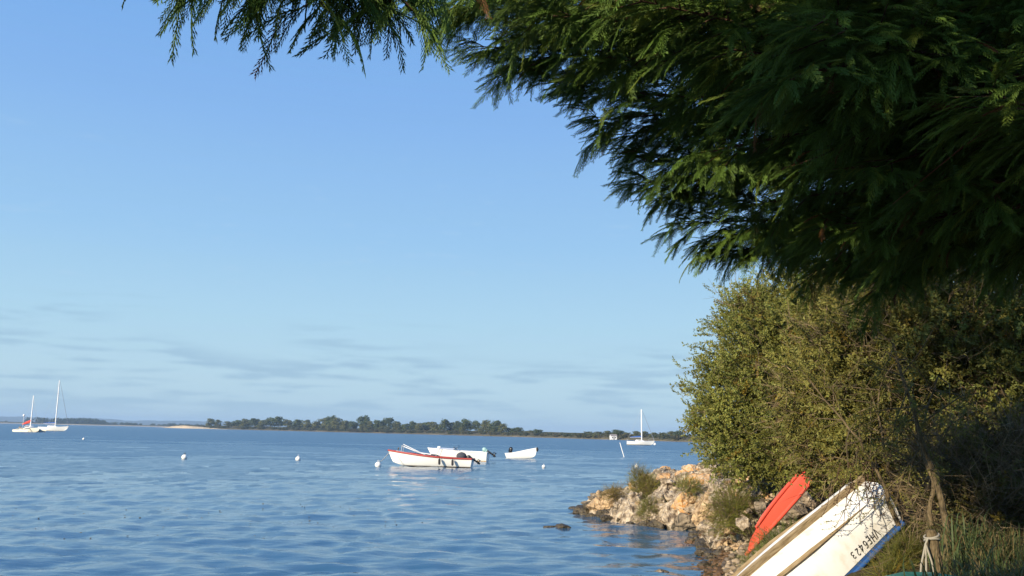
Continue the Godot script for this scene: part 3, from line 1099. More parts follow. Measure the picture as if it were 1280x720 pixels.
func boats() -> void:
	# the open boat with red gunwales, bow to the left
	var h := {"L": 5.0, "beam": 1.75, "depth": 0.72, "sheer": 0.42, "rise": 0.55, "transom": 0.78, "mid": 0.45, "bow": 2.2, "round": 0.38, "rake": 0.38, "aft": 0.16}
	var r := base("motorboat", Vector3.ZERO, "white open boat with dark red gunwale and two black fenders, moored nearest", "boat")
	part("hull", hull_shell(h), M.hull_white, r)
	part("lining", hull_shell(h, 0.05, 0.25, 0.98), M.inside, r)
	part("transom", transom(h), M.hull_white, r)
	part("gunwale", rail(h, 0.055, 0.985, 0.01), M.red_trim, r)
	var b := MB.new()
	b.tube([Vector3(-0.16, 0.70, -0.66), Vector3(-0.16, 0.70, 0.66)], [0.05, 0.05], 8)
	part("transom_rail", b, M.red_trim, r)
	part("boot_stripe", band(h, 0.08, 0.215), M.boot, r)
	for s in [0.2, 0.48, 0.7]:
		thwart(r, h, s, 0.7, M.inside)
	b = MB.new()
	b.box(Vector3(4.25, 1.02, 0), Vector3(1.1, 0.03, 0.7), Basis(Vector3.BACK, 0.16), 0.01)
	part("foredeck", b, M.hull_white, r)
	b = MB.new()
	b.tube([Vector3(4.75, 1.13, 0), Vector3(4.7, 1.32, 0)], [0.03, 0.025], 8)
	b.tube([Vector3(4.66, 1.28, 0.0), Vector3(4.76, 1.28, 0.0)], [0.02, 0.02], 6)
	part("bollard", b, M.stem, r)
	for z in [-0.18, 0.16]:
		b = MB.new()
		b.tube([Vector3(4.45, 1.48 + z * 0.3, z), Vector3(3.3, 1.02, z * 1.6), Vector3(2.5, 0.92, z * 2.0)], [0.025, 0.025, 0.022], 8)
		b.box(Vector3(3.25, 1.02, z * 1.6), Vector3(0.7, 0.02, 0.15), Basis(Vector3.BACK, 0.33), 0.005)
		part("oar", b, M.white_paint, r)
	b = MB.new()
	b.tube([Vector3(4.46, 1.0, -0.3), Vector3(4.42, 1.46, -0.28), Vector3(4.42, 1.46, 0.28), Vector3(4.46, 1.0, 0.3)], [0.02, 0.02, 0.02, 0.02], 6)
	part("oar_rest", b, M.grey_metal, r)
	b = MB.new()
	b.tube([Vector3(2.15, 0.80, -0.7), Vector3(1.95, 1.28, -0.55), Vector3(1.95, 1.28, 0.55), Vector3(2.15, 0.80, 0.7)], [0.018, 0.018, 0.018, 0.018], 6)
	part("windscreen_frame", b, M.grey_metal, r)
	b = MB.new()
	b.blob(Vector3(2.6, 0.80, 0), Vector3(0.62, 0.16, 0.5), 12, 6)
	part("canvas_cover", b, M.dark_cloth, r)
	b = MB.new()
	b.blob(Vector3(0.62, 0.86, 0.1), Vector3(0.34, 0.26, 0.3), 12, 6)
	part("engine_cover", b, M.dark_cloth, r)
	engine(r, Vector3(-0.10, 0.66, 0), 1.05, M.black, 0.72)
	for x in [1.05, 1.85]:
		var f := MB.new()
		var q := hull_pt(h, x / 5.0, 1.0, -1.0) * Vector3(1, 1, -1)
		f.tube([q + Vector3(0, -0.10, 0.10), q + Vector3(0, -0.14, 0.12), q + Vector3(0, -0.42, 0.10), q + Vector3(0, -0.47, 0.09)], [0.03, 0.075, 0.075, 0.03], 10)
		f.tube([q + Vector3(0.03, 0.03, 0.0), q + Vector3(0.02, 0.0, 0.06), q + Vector3(0, -0.12, 0.11)], [0.012, 0.012, 0.012], 5)
		f.turned(Transform3D(Basis(Vector3(1, 0, 0), Vector3(0, 1, 0), Vector3(0, 0, -1)), Vector3.ZERO))
		part("fender", f, M.rubber, r)
	place(r, Vector3(-4.796, 0.000, -57.674) + Vector3(0, -0.16, 0), PI - 0.10, 0.02, 0.0, 2.45)
	# white boat behind it
	h = {"L": 4.4, "beam": 1.8, "depth": 0.86, "sheer": 0.22, "rise": 0.5, "transom": 0.85, "mid": 0.45, "bow": 2.4, "round": 0.3, "rake": 0.42, "aft": 0.1}
	r = base("motorboat", Vector3.ZERO, "plain white motorboat with pale teal outboard, behind the red-trimmed boat", "boat")
	open_boat(r, h, M.hull_white, M.white_paint, 0.035)
	part("boot_stripe", band(h, 0.08, 0.20), M.yellow, r)
	thwart(r, h, 0.35, 0.7, M.inside)
	b = MB.new()
	b.loft([[Vector3(4.6, 1.08, 0), Vector3(4.6, 1.08, 0), Vector3(4.6, 1.08, 0)], [Vector3(3.6, 1.05, -0.55), Vector3(3.6, 1.13, 0), Vector3(3.6, 1.05, 0.55)], [Vector3(2.6, 0.99, -0.82), Vector3(2.6, 1.10, 0), Vector3(2.6, 0.99, 0.82)]])
	part("foredeck", b, M.white_paint, r)
	for z in [-0.2, 0.2]:
		b = MB.new()
		b.blob(Vector3(3.9, 1.17, z), Vector3(0.09, 0.07, 0.05), 8, 5)
		part("cleat", b, M.white_paint, r)
	b = MB.new()
	b.quad(Vector3(2.55, 1.02, -0.75), Vector3(2.2, 1.36, -0.62), Vector3(2.2, 1.36, 0.62), Vector3(2.55, 1.02, 0.75))
	var pane := mat(0.3, 0.35, 0.38, 0.05)
	pane.transparency = BaseMaterial3D.TRANSPARENCY_ALPHA
	pane.albedo_color.a = 0.3
	part("windscreen", b, pane, r, false)
	b = MB.new()
	b.box(Vector3(2.75, 1.16, 0.35), Vector3(0.05, 0.18, 0.04), Basis(Vector3.BACK, 0.7))
	part("bow_handle", b, M.black, r)
	engine(r, Vector3(-0.06, 0.88, 0), 1.0, M.teal_cowl, 0.9)
	place(r, Vector3(-3.604, 0.000, -71.185) + Vector3(0, -0.16, 0), PI - 0.16, 0.0, 0.0, 2.0)
	# small white boat further right, bow to the right and away
	h = {"L": 3.0, "beam": 1.4, "depth": 0.58, "sheer": 0.48, "rise": 0.6, "transom": 0.8, "mid": 0.45, "bow": 2.2, "round": 0.34, "rake": 0.3, "aft": 0.08}
	r = base("motorboat", Vector3.ZERO, "small white dinghy with raised bow, dark outboard on its left end", "boat")
	open_boat(r, h, M.hull_white, M.white_paint, 0.035)
	thwart(r, h, 0.3, 0.7, M.inside)
	thwart(r, h, 0.6, 0.7, M.inside)
	engine(r, Vector3(0.02, 0.60, 0), 0.35, M.black, 1.0)
	b = MB.new()
	b.blob(hull_pt(h, 1.0, 0.85, 1.0) + Vector3(0.04, 0, 0), Vector3(0.1, 0.2, 0.12), 8, 6)
	part("bow_fender", b, M.rubber, r)
	place(r, Vector3(1.293, 0.000, -82.015) + Vector3(0, -0.14, 0), -0.72, 0.0, 0.03, 1.5)
	# sloop off the island
	h = {"L": 6.6, "beam": 2.2, "depth": 1.25, "sheer": 0.22, "rise": 0.5, "transom": 0.7, "mid": 0.45, "bow": 1.9, "round": 0.4, "rake": 0.5, "spring": 0.06}
	r = base("sailboat", Vector3.ZERO, "white sloop with bare mast and blue sail cover, anchored off the island", "sailboat")
	yacht(r, h, 8.2, M.blue_cloth)
	place(r, Vector3(33.778, 0.000, -231.089) + Vector3(0, -0.35, 0), -0.12, 0.0, 0.0, 3.3)
	# taller yacht on the left and the trimaran beside it
	h = {"L": 8.4, "beam": 2.7, "depth": 1.5, "sheer": 0.3, "rise": 0.5, "transom": 0.7, "mid": 0.45, "bow": 1.9, "round": 0.4, "rake": 0.7, "spring": 0.06}
	r = base("sailboat", Vector3.ZERO, "white yacht with the tallest mast, at left behind the red-covered trimaran", "sailboat")
	yacht(r, h, 13.6, M.blue_cloth)
	place(r, Vector3(-132.644, 0.000, -261.711) + Vector3(0, -0.4, 0), -0.15, 0.0, 0.0, 4.1)
	trimaran()

func yacht(r: Node3D, h: Dictionary, tall: float, cloth: Material) -> void:
	part("hull", hull_shell(h), M.hull_white, r)
	part("transom", transom(h), M.hull_white, r)
	part("boot_stripe", band(h, 0.2, 0.48), M.boot, r)
	var b := MB.new()
	var rings := []
	for i in 13:
		var s := i / 12.0
		var a := hull_pt(h, s, 1.0, -1.0)
		rings.append([a, Vector3(a.x, a.y + 0.05, 0), Vector3(a.x, a.y, -a.z)])
	b.loft(rings)
	part("deck", b, M.white_paint, r)
	b = MB.new()
	var y: float = h.depth
	var L: float = h.L
	var prof := [[0.34, 0.30, 0.30], [0.36, 0.34, 0.46], [0.56, 0.30, 0.44], [0.70, 0.20, 0.12], [0.72, 0.18, 0.02]]
	rings = []
	for q in prof:
		var z: float = h.beam * q[1]
		rings.append([Vector3(L * q[0], y, -z), Vector3(L * q[0], y + q[2] * 0.85, -z * 0.9), Vector3(L * q[0], y + q[2], 0), Vector3(L * q[0], y + q[2] * 0.85, z * 0.9), Vector3(L * q[0], y, z)])
	b.loft(rings)
	b.fan(rings[0])
	part("cabin", b, M.white_paint, r)
	for s in [-1.0, 1.0]:
		b = MB.new()
		b.box(Vector3(L * 0.47, y + 0.25, s * h.beam * 0.305), Vector3(L * 0.14, 0.12, 0.02))
		part("window", b, M.window, r, false)
	var mx: float = L * 0.58
	b = MB.new()
	b.tube([Vector3(mx, y, 0), Vector3(mx - tall * 0.005, y + tall * 0.6, 0), Vector3(mx - tall * 0.012, y + tall, 0)], [0.17, 0.16, 0.10], 8)
	part("mast", b, M.white_paint, r)
	for f in [0.45, 0.72]:
		b = MB.new()
		b.tube([Vector3(mx - 0.1, y + tall * f, -0.65), Vector3(mx, y + tall * f, 0), Vector3(mx - 0.1, y + tall * f, 0.65)], [0.03, 0.04, 0.03], 5)
		part("spreader", b, M.grey_metal, r)
	b = MB.new()
	b.tube([Vector3(mx - 0.1, y + 1.0, 0), Vector3(L * 0.12, y + 0.95, 0)], [0.06, 0.05], 8)
	part("boom", b, M.grey_metal, r)
	b = MB.new()
	b.tube([Vector3(mx - 0.05, y + 1.35, 0), Vector3(mx - 0.5, y + 1.22, 0), Vector3(L * 0.3, y + 1.14, 0), Vector3(L * 0.13, y + 1.04, 0)], [0.16, 0.20, 0.17, 0.08], 8)
	part("sail_cover", b, cloth, r)
	b = MB.new()
	var bow := hull_pt(h, 1.0, 1.0, 1.0)
	b.tube([bow + Vector3(-0.1, 0.1, 0), Vector3(mx + 0.1, y + tall * 0.97, 0)], [0.06, 0.04], 6)
	part("furled_jib", b, mat(0.18, 0.21, 0.27, 0.8), r)
	b = MB.new()
	b.tube([Vector3(0.02, y, 0), Vector3(mx - 0.15, y + tall * 0.99, 0)], [0.012, 0.012], 4)
	for s in [-1.0, 1.0]:
		b.tube([Vector3(mx - 0.15, y, s * h.beam * 0.46), Vector3(mx - 0.05, y + tall * 0.72, s * 0.6), Vector3(mx - 0.1, y + tall * 0.96, 0)], [0.012, 0.012, 0.012], 4)
	part("rigging", b, M.grey_metal, r)
	for s in [-1.0, 1.0]:
		b = MB.new()
		b.tube([Vector3(0.1, y, s * h.beam * 0.3), Vector3(0.05, y + 0.6, s * h.beam * 0.3), Vector3(0.05, y + 0.6, 0)], [0.02, 0.02, 0.02], 5)
		part("stern_rail", b, M.grey_metal, r)
		b = MB.new()
		b.tube([Vector3(L + h.rake * 0.6, y + h.sheer, 0), Vector3(L + h.rake * 0.6, y + h.sheer + 0.55, 0), Vector3(L * 0.85, y + h.sheer + 0.55, s * h.beam * 0.22), Vector3(L * 0.85, y + h.sheer, s * h.beam * 0.22)], [0.02, 0.02, 0.02, 0.02], 5)
		part("bow_rail", b, M.grey_metal, r)

func trimaran() -> void:
	var r := base("trimaran", Vector3.ZERO, "cream trimaran with red sail cover and shorter mast, leftmost boat", "sailboat")
	var h := {"L": 6.8, "beam": 1.7, "depth": 1.15, "sheer": 0.15, "rise": 0.5, "transom": 0.7, "mid": 0.45, "bow": 1.9, "round": 0.45, "rake": 0.4}
	part("hull", hull_shell(h), M.hull_cream, r)
	part("transom", transom(h), M.hull_cream, r)
	var b := MB.new()
	var rings := []
	for i in 13:
		var a := hull_pt(h, i / 12.0, 1.0, -1.0)
		rings.append([a, Vector3(a.x, a.y + 0.05, 0), Vector3(a.x, a.y, -a.z)])
	b.loft(rings)
	part("deck", b, M.white_paint, r)
	b = MB.new()
	b.box(Vector3(3.2, 1.45, 0), Vector3(2.4, 0.6, 1.25), Basis.IDENTITY, 0.2)
	part("cabin", b, M.white_paint, r)
	for s in [-1.0, 1.0]:
		b = MB.new()
		b.box(Vector3(3.2, 1.52, s * 0.63), Vector3(1.5, 0.18, 0.02))
		part("window", b, M.window, r, false)
		var fh := {"L": 5.6, "beam": 0.62, "depth": 0.75, "sheer": 0.1, "rise": 0.5, "transom": 0.6, "mid": 0.5, "bow": 1.8, "round": 0.5, "rake": 0.3}
		var f := hull_shell(fh)
		var fr := []
		for i in 13:
			var a := hull_pt(fh, i / 12.0, 1.0, -1.0)
			fr.append([a, Vector3(a.x, a.y + 0.06, 0), Vector3(a.x, a.y, -a.z)])
		f.loft(fr)
		f.turned(Transform3D(Basis.IDENTITY, Vector3(0.5, 0.0, s * 2.3)))
		part("float", f, M.hull_cream, r)
		for x in [1.5, 4.4]:
			b = MB.new()
			b.tube([Vector3(x, 1.1, s * 0.6), Vector3(x, 1.15, s * 1.4), Vector3(x, 0.75, s * 2.3)], [0.14, 0.12, 0.12], 8)
			part("crossbeam", b, M.hull_cream, r)
	b = MB.new()
	b.tube([Vector3(3.6, 1.6, 0), Vector3(3.55, 9.0, 0)], [0.15, 0.10], 8)
	part("mast", b, M.white_paint, r)
	b = MB.new()
	b.tube([Vector3(3.6, 3.0, 0), Vector3(3.2, 2.75, 0), Vector3(2.0, 2.45, 0), Vector3(0.4, 2.05, 0)], [0.20, 0.34, 0.32, 0.14], 10)
	part("sail_cover", b, M.red_cloth, r)
	b = MB.new()
	b.tube([Vector3(3.5, 2.55, 0), Vector3(0.3, 2.0, 0)], [0.06, 0.05], 6)
	part("boom", b, M.grey_metal, r)
	b = MB.new()
	b.blob(Vector3(0.9, 4.2, 0.2), Vector3(0.28, 0.30, 0.28), 10, 6)
	b.tube([Vector3(0.9, 1.1, 0.2), Vector3(0.9, 4.0, 0.2)], [0.04, 0.04], 6)
	part("radar_dome", b, M.white_paint, r)
	b = MB.new()
	b.tube([Vector3(6.8, 1.3, 0), Vector3(3.65, 8.6, 0)], [0.012, 0.012], 4)
	for s in [-1.0, 1.0]:
		b.tube([Vector3(2.8, 0.8, s * 2.3), Vector3(3.58, 8.4, 0)], [0.012, 0.012], 4)
	part("rigging", b, M.grey_metal, r)
	b = MB.new()
	b.box(Vector3(-0.05, 1.25, 0.3), Vector3(0.2, 0.5, 0.5), Basis.IDENTITY, 0.08)
	part("lifebuoy", b, M.yellow, r)
	place(r, Vector3(-115.781, 0.000, -217.452) + Vector3(0, -0.25, 0), -0.5, 0.0, 0.0, 3.3)

# ---------------------------------------------------------------- buoys
func buoys() -> void:
	var set_ := [
		[Vector3(-22.160, 0.000, -61.929), 0.20, "white mooring buoy with dark top, leftmost of the larger ones"],
		[Vector3(-14.808, 0.000, -63.798), 0.19, "white mooring buoy left of the red-trimmed boat's own buoy"],
		[Vector3(-7.986, 0.000, -55.733), 0.20, "white mooring buoy tied by rope to the red-trimmed boat"],
		[Vector3(2.417, 0.000, -60.612), 0.12, "small white buoy below the small raised-bow dinghy"],
		[Vector3(9.220, 0.000, -64.653), 0.14, "small white buoy just above the plumed shrub on the rocks"],
		[Vector3(-60.672, 0.000, -128.743), 0.17, "tiny white buoy far out, right of the tall-masted yacht"],
		[Vector3(39.229, 0.000, -240.560), 0.36, "white buoy at the bow of the sloop off the island"],
	]
	for i in set_.size():
		var s: Array = set_[i]
		var q: Vector3 = s[0]
		var r := base("mooring_buoy", Vector3(q.x, 0.0, q.z), s[2], "buoy", "mooring buoys")
		var b := MB.new()
		b.blob(Vector3(0, s[1] * 0.55, 0), Vector3(s[1], s[1] * 0.92, s[1]), 14, 9)
		part("float", b, M.buoy, r)
		b = MB.new()
		b.tube([Vector3(0, s[1] * 1.3, 0), Vector3(0, s[1] * 1.6, 0)], [s[1] * 0.22, s[1] * 0.18], 8)
		var ring := []
		var rad := []
		for k in 13:
			ring.append(Vector3(cos(TAU * k / 12) * s[1] * 0.25, s[1] * 1.75 + sin(TAU * k / 12) * s[1] * 0.25, 0))
			rad.append(s[1] * 0.07)
		b.tube(ring, rad, 6)
		part("ring", b, M.grey_metal if i != 0 else M.rubber, r)
	# mooring rope of the red-trimmed boat
	var m := MB.new()
	var from: Vector3 = Vector3(-7.986, 0.000, -55.733) + Vector3(0.08, 0.28, 0)
	var to: Vector3 = Vector3(-7.504, 0.879, -57.200)
	var pts := []
	var rad2 := []
	for i in 9:
		var t := i / 8.0
		pts.append(from.lerp(to, t) - Vector3(0, sin(t * PI) * 0.06, 0))
		rad2.append(0.022)
	m.tube(pts, rad2, 6)
	var rp := part("mooring_rope", m, M.rope, self)
	tag(rp, "pale rope from the bow of the red-trimmed boat to its buoy", "rope")
	# leaning white pole
	var pr := base("marker_pole", Vector3(12.317, 0.000, -95.592), "thin white pole leaning left in open water, below the sloop", "pole")
	m = MB.new()
	m.tube([Vector3(0.05, -0.4, 0), Vector3(0, 0, 0), Vector3(-0.44, 1.46, 0.0)], [0.045, 0.045, 0.04], 8)
	part("shaft", m, M.white_paint, pr)
	m = MB.new()
	m.tube([Vector3(-0.44, 1.46, 0), Vector3(-0.46, 1.52, 0)], [0.05, 0.03], 8)
	part("cap", m, M.grey_metal, pr)

# ---------------------------------------------------------------- boats on the bank
func beached() -> void:
	# white dinghy, upside down on the bank, stern up to the right
	var h := {"L": 3.6, "beam": 1.04, "depth": 0.41, "sheer": 0.10, "rise": 0.6, "transom": 0.86, "mid": 0.42, "bow": 2.1, "round": 0.36, "rake": 0.25, "aft": -0.17, "flat": 1.5}
	var r := base("upturned_dinghy", Vector3.ZERO, "white dinghy lying upside down on the bank, lettered VHE6423", "boat")
	var low: Vector3 = Vector3(2.409, 0.813, -9.300)
	var high: Vector3 = Vector3(4.017, 1.759, -10.200)
	var ax := (low - high).normalized()          # stern to bow
	var down := (Vector3(0.10, -1.0, 0.0) - ax * ax.dot(Vector3(0.10, -1.0, 0.0))).normalized()
	var bs := Basis(ax, down, ax.cross(down))
	r.transform = Transform3D(bs, high)
	var side := 1.0 if (bs * Vector3(0, 0, 1)).z > 0 else -1.0   # the side towards the bay's viewer
	var white := M.hull_white as StandardMaterial3D
	var scuffed := skin(mat(0.8, 0.79, 0.75, 0.4), noise_tex(512, 0.012, 5, 71, [[0.0, 0.62, 0.57, 0.46], [0.30, 0.76, 0.74, 0.68], [0.45, 0.81, 0.80, 0.76], [1.0, 0.83, 0.82, 0.79]]), null, 0.0, Vector3(0.7, 0.7, 0.7), false)
	white = scuffed
	part("hull", hull_shell(h, 0.0, 0.0, 0.93), white, r)
	part("transom", transom(h), white, r)
	part("lining", hull_shell(h, 0.03, 0.1, 0.93), M.inside, r)
	var blue := mat(0.03, 0.10, 0.30, 0.4)
	part("sheer_strake", hull_shell(h, -0.008, 0.93, 1.0), blue, r)
	part("gunwale", rail(h, 0.024, 1.0, 0.016), blue, r)
	var wood := skin(mat(0.4, 0.3, 0.2, 0.8, 0.3), noise_tex(256, 0.03, 4, 72, [[0.0, 0.16, 0.115, 0.06], [0.5, 0.30, 0.22, 0.12], [1.0, 0.44, 0.35, 0.22]]), noise_tex(256, 0.04, 3, 73, []), 0.5, Vector3(0.6, 6, 6), false)
	var b := MB.new()
	var pts := []
	for i in 15:
		pts.append(hull_pt(h, i / 14.0 * 0.93, 0.0, 1.0))
	for i in 14:
		var mid: Vector3 = (pts[i] + pts[i + 1]) / 2.0
		b.box(mid + Vector3(0, -0.028, 0), Vector3(pts[i].distance_to(pts[i + 1]) + 0.004, 0.07, 0.045), frame(pts[i + 1] - pts[i], Vector3.UP, 1.0))
	part("keel", b, wood, r, false)
	for sd in [-1.0, 1.0]:
		b = MB.new()
		var rings := []
		for i in 15:
			var s := lerpf(0.11, 0.86, i / 14.0)
			var q := hull_pt(h, s, 0.30, sd)
			var q2 := hull_pt(h, s, 0.37, sd)
			var e := q2 - q
			var n: Vector3 = (hull_pt(h, s + 0.01, 0.3, sd) - q).cross(e).normalized() * -sd
			if n.y > 0:
				n = -n
			var w := 0.9 * minf(1.0, minf(i / 5.0, (14 - i) / 3.0)) + 0.1
			rings.append([q - e * 0.55 * w, q - e * 0.5 * w + n * 0.035 * w, q + e * 0.5 * w + n * 0.035 * w, q + e * 0.55 * w])
		b.loft(rings, false, sd > 0)
		part("bilge_keel", b, wood, r, false)
	# hand-painted registration along the topside
	var ink := mat(0.02, 0.02, 0.02, 0.7)
	var font := SystemFont.new()
	font.font_names = PackedStringArray(["Droid Sans"])
	var text := "VHE6423"
	for k in text.length():
		var tm := TextMesh.new()
		tm.text = text[k]
		tm.font = font
		tm.font_size = 32
		tm.pixel_size = 0.0038 * (1.0 - 0.04 * k)
		tm.depth = 0.003
		var s := 0.15 + 0.0222 * k
		var q := hull_pt(h, s, 0.80 + (k % 2) * 0.012, side)
		var fore := (hull_pt(h, s + 0.02, 0.80, side) - q).normalized()
		var upw := (hull_pt(h, s, 0.88, side) - q)
		var out_ := fore.cross(upw).normalized()
		if out_.z * side < 0:
			out_ = -out_
		upw = (upw - fore * upw.dot(fore)).normalized()
		var right := upw.cross(out_)
		var o := MeshInstance3D.new()
		o.name = "registration_letter"
		o.mesh = tm
		o.material_override = ink
		r.add_child(o, true)
		o.transform = Transform3D(Basis(right, upw, out_).rotated(out_, rnd(-0.09, 0.09)), q + out_ * 0.004)
	# red hull further back, half hidden
	h = {"L": 2.35, "beam": 0.22, "depth": 0.16, "sheer": 0.06, "rise": 0.7, "transom": 0.55, "mid": 0.5, "bow": 1.9, "round": 0.5, "rake": 0.2, "aft": 0.05, "flat": 1.0}
	r = base("upturned_dinghy", Vector3.ZERO, "orange-red plastic hull propped on the rocks behind the white dinghy", "boat")
	var hi: Vector3 = Vector3(4.938, 2.131, -14.000)
	var lo: Vector3 = Vector3(3.525, 0.924, -13.200)
	ax = (lo - hi).normalized()
	var want := Vector3(0.75, -0.55, -0.25)
	down = (want - ax * ax.dot(want)).normalized()
	r.transform = Transform3D(Basis(ax, down, ax.cross(down)), hi - ax * 0.22)
	var red := mat(0.72, 0.095, 0.055, 0.45)
	part("hull", hull_shell(h), red, r)
	part("transom", transom(h), red, r)
	part("gunwale", rail(h, 0.03), red, r)
	b = MB.new()
	pts = []
	for i in 12:
		pts.append(hull_pt(h, i / 12.0, 0.0, 1.0) + Vector3(0, -0.012, 0))
	b.tube(pts, [0.03, 0.03, 0.03, 0.03, 0.03, 0.03, 0.03, 0.03, 0.03, 0.03, 0.03, 0.02], 6)
	part("keel", b, red, r)
	# teal hull at the lower edge
	h = {"L": 2.4, "beam": 1.1, "depth": 0.36, "sheer": 0.06, "rise": 0.5, "transom": 0.8, "mid": 0.45, "bow": 2.0, "round": 0.28, "rake": 0.15, "aft": 0.05, "flat": 1.3}
	r = base("upturned_dinghy", Vector3.ZERO, "dark teal upturned hull, only its top edge showing below the post", "boat")
	var near: Vector3 = Vector3(3.078, 1.284, -6.600)
	ax = Vector3(-0.75, -0.03, 0.65).normalized()
	down = (Vector3(0.05, -1, 0) - ax * ax.dot(Vector3(0.05, -1, 0))).normalized()
	r.transform = Transform3D(Basis(ax, down, ax.cross(down)), near)
	var teal := mat(0.015, 0.17, 0.125, 0.4)
	part("hull", hull_shell(h), teal, r)
	part("transom", transom(h), teal, r)
	part("gunwale", rail(h, 0.025), teal, r)
	# post with a rope
	var foot: Vector3 = Vector3(3.280, 1.054, -7.000)
	var top: Vector3 = Vector3(3.258, 1.542, -7.000)
	var pr := base("mooring_post", foot, "weathered wooden post with rope looped over its top, right of the white dinghy", "post")
	b = MB.new()
	var tp := top - foot
	b.tube([Vector3(0, -0.4, 0), Vector3(0.01, 0, 0), tp * 0.5 + Vector3(0.015, 0, 0), tp * 0.97, tp], [0.055, 0.05, 0.045, 0.042, 0.03], 10)
	part("shaft", b, M.stem, pr)
	b = MB.new()
	for k in 3:
		var loop := []
		var lr := []
		for j in 15:
			var a := TAU * j / 14
			loop.append(tp * (0.84 + 0.035 * k) + Vector3(cos(a) * 0.052, sin(a + k) * 0.018, sin(a) * 0.052))
			lr.append(0.008)
		b.tube(loop, lr, 6)
	part("lashing", b, M.old_rope, pr)
	r = base("rope", top, "pale rope hanging in strands from the post to the teal hull", "rope")
	for k in 3:
		b = MB.new()
		var end: Vector3 = [Vector3(-0.13, -0.40, 0.05), Vector3(-0.09, -0.41, 0.07), Vector3(-0.03, -0.36, 0.08)][k]
		b.tube([Vector3(-0.05, -0.06, 0.05), Vector3(-0.075, -0.10, 0.06), (Vector3(-0.07, -0.1, 0.06) + end) / 2.0 + Vector3(0.012 * (k - 1), 0, 0), end], [0.008, 0.008, 0.008, 0.008], 6)
		part("strand", b, M.old_rope, r)

# ---------------------------------------------------------------- cypress
func spray_mesh(sd: int, droop: float) -> ArrayMesh:
	# one flat spray of scale-leaved twigs about 0.28 m long, growing along +x
	var r := RandomNumberGenerator.new()
	r.seed = sd
	var b := MB.new()
	b.tinted = true
	var axis := []
	for i in 8:
		var t := i / 7.0
		axis.append(Vector3(0.22 * t, -droop * 0.10 * t * t, 0.012 * sin(t * 4.0 + sd)))
	b.col = Color(0.8, 0.75, 0.6)
	b.tube(axis, [0.0026, 0.0025, 0.0023, 0.0021, 0.0019, 0.0017, 0.0015, 0.001], 3, false)
	var side := 1.0
	var s := 0.03
	while s < 0.97:
		var f := s * 7.0
		var i := mini(int(f), 6)
		var o: Vector3 = axis[i].lerp(axis[i + 1], f - i)
		var d: Vector3 = (axis[i + 1] - axis[i]).normalized()
		var long := (0.046 * pow(1.0 - s, 0.6) + 0.016) * r.randf_range(0.75, 1.2)
		var out := (d * 1.05 + Vector3(0, r.randf_range(-0.12, 0.12) - droop * 0.12, side * 0.62)).normalized()
		var g := r.randf_range(0.8, 1.2)
		var prev := o
		var dir := out
		var n := maxi(2, int(long / 0.0100))
		var flank := 1.0
		for k in n:
			var nxt := prev + dir * (long / n)
			b.col = Color(g, g, g)
			b.spike(prev, nxt + dir * 0.006, 0.0026 * (1.0 - 0.4 * k / n))
			if k > 0 or n < 3:
				var tl := 0.020 * (1.0 - 0.55 * k / n) * r.randf_range(0.7, 1.25)
				var e := (dir * 0.85 + Vector3(0, r.randf_range(-0.15, 0.1) - droop * 0.10, flank * 0.5)).normalized()
				var gg := g * r.randf_range(0.85, 1.15)
				b.col = Color(gg, gg, gg)
				b.spike(prev, prev + e * tl, 0.0023)
				flank = -flank
			prev = nxt
			dir = (dir + d * 0.05 + Vector3(0, -droop * 0.07, 0)).normalized()
		side = -side
		s += r.randf_range(0.034, 0.052)
	return b.mesh(false)

var spray_at := [[], [], [], []]
var spray_tint := [[], [], [], []]

func put_spray(o: Vector3, d: Vector3, up: Vector3, s: float, tone: Color) -> void:
	var k := rng.randi() % 4
	spray_at[k].append(Transform3D(frame(d, up, s), o))
	spray_tint[k].append(tone)

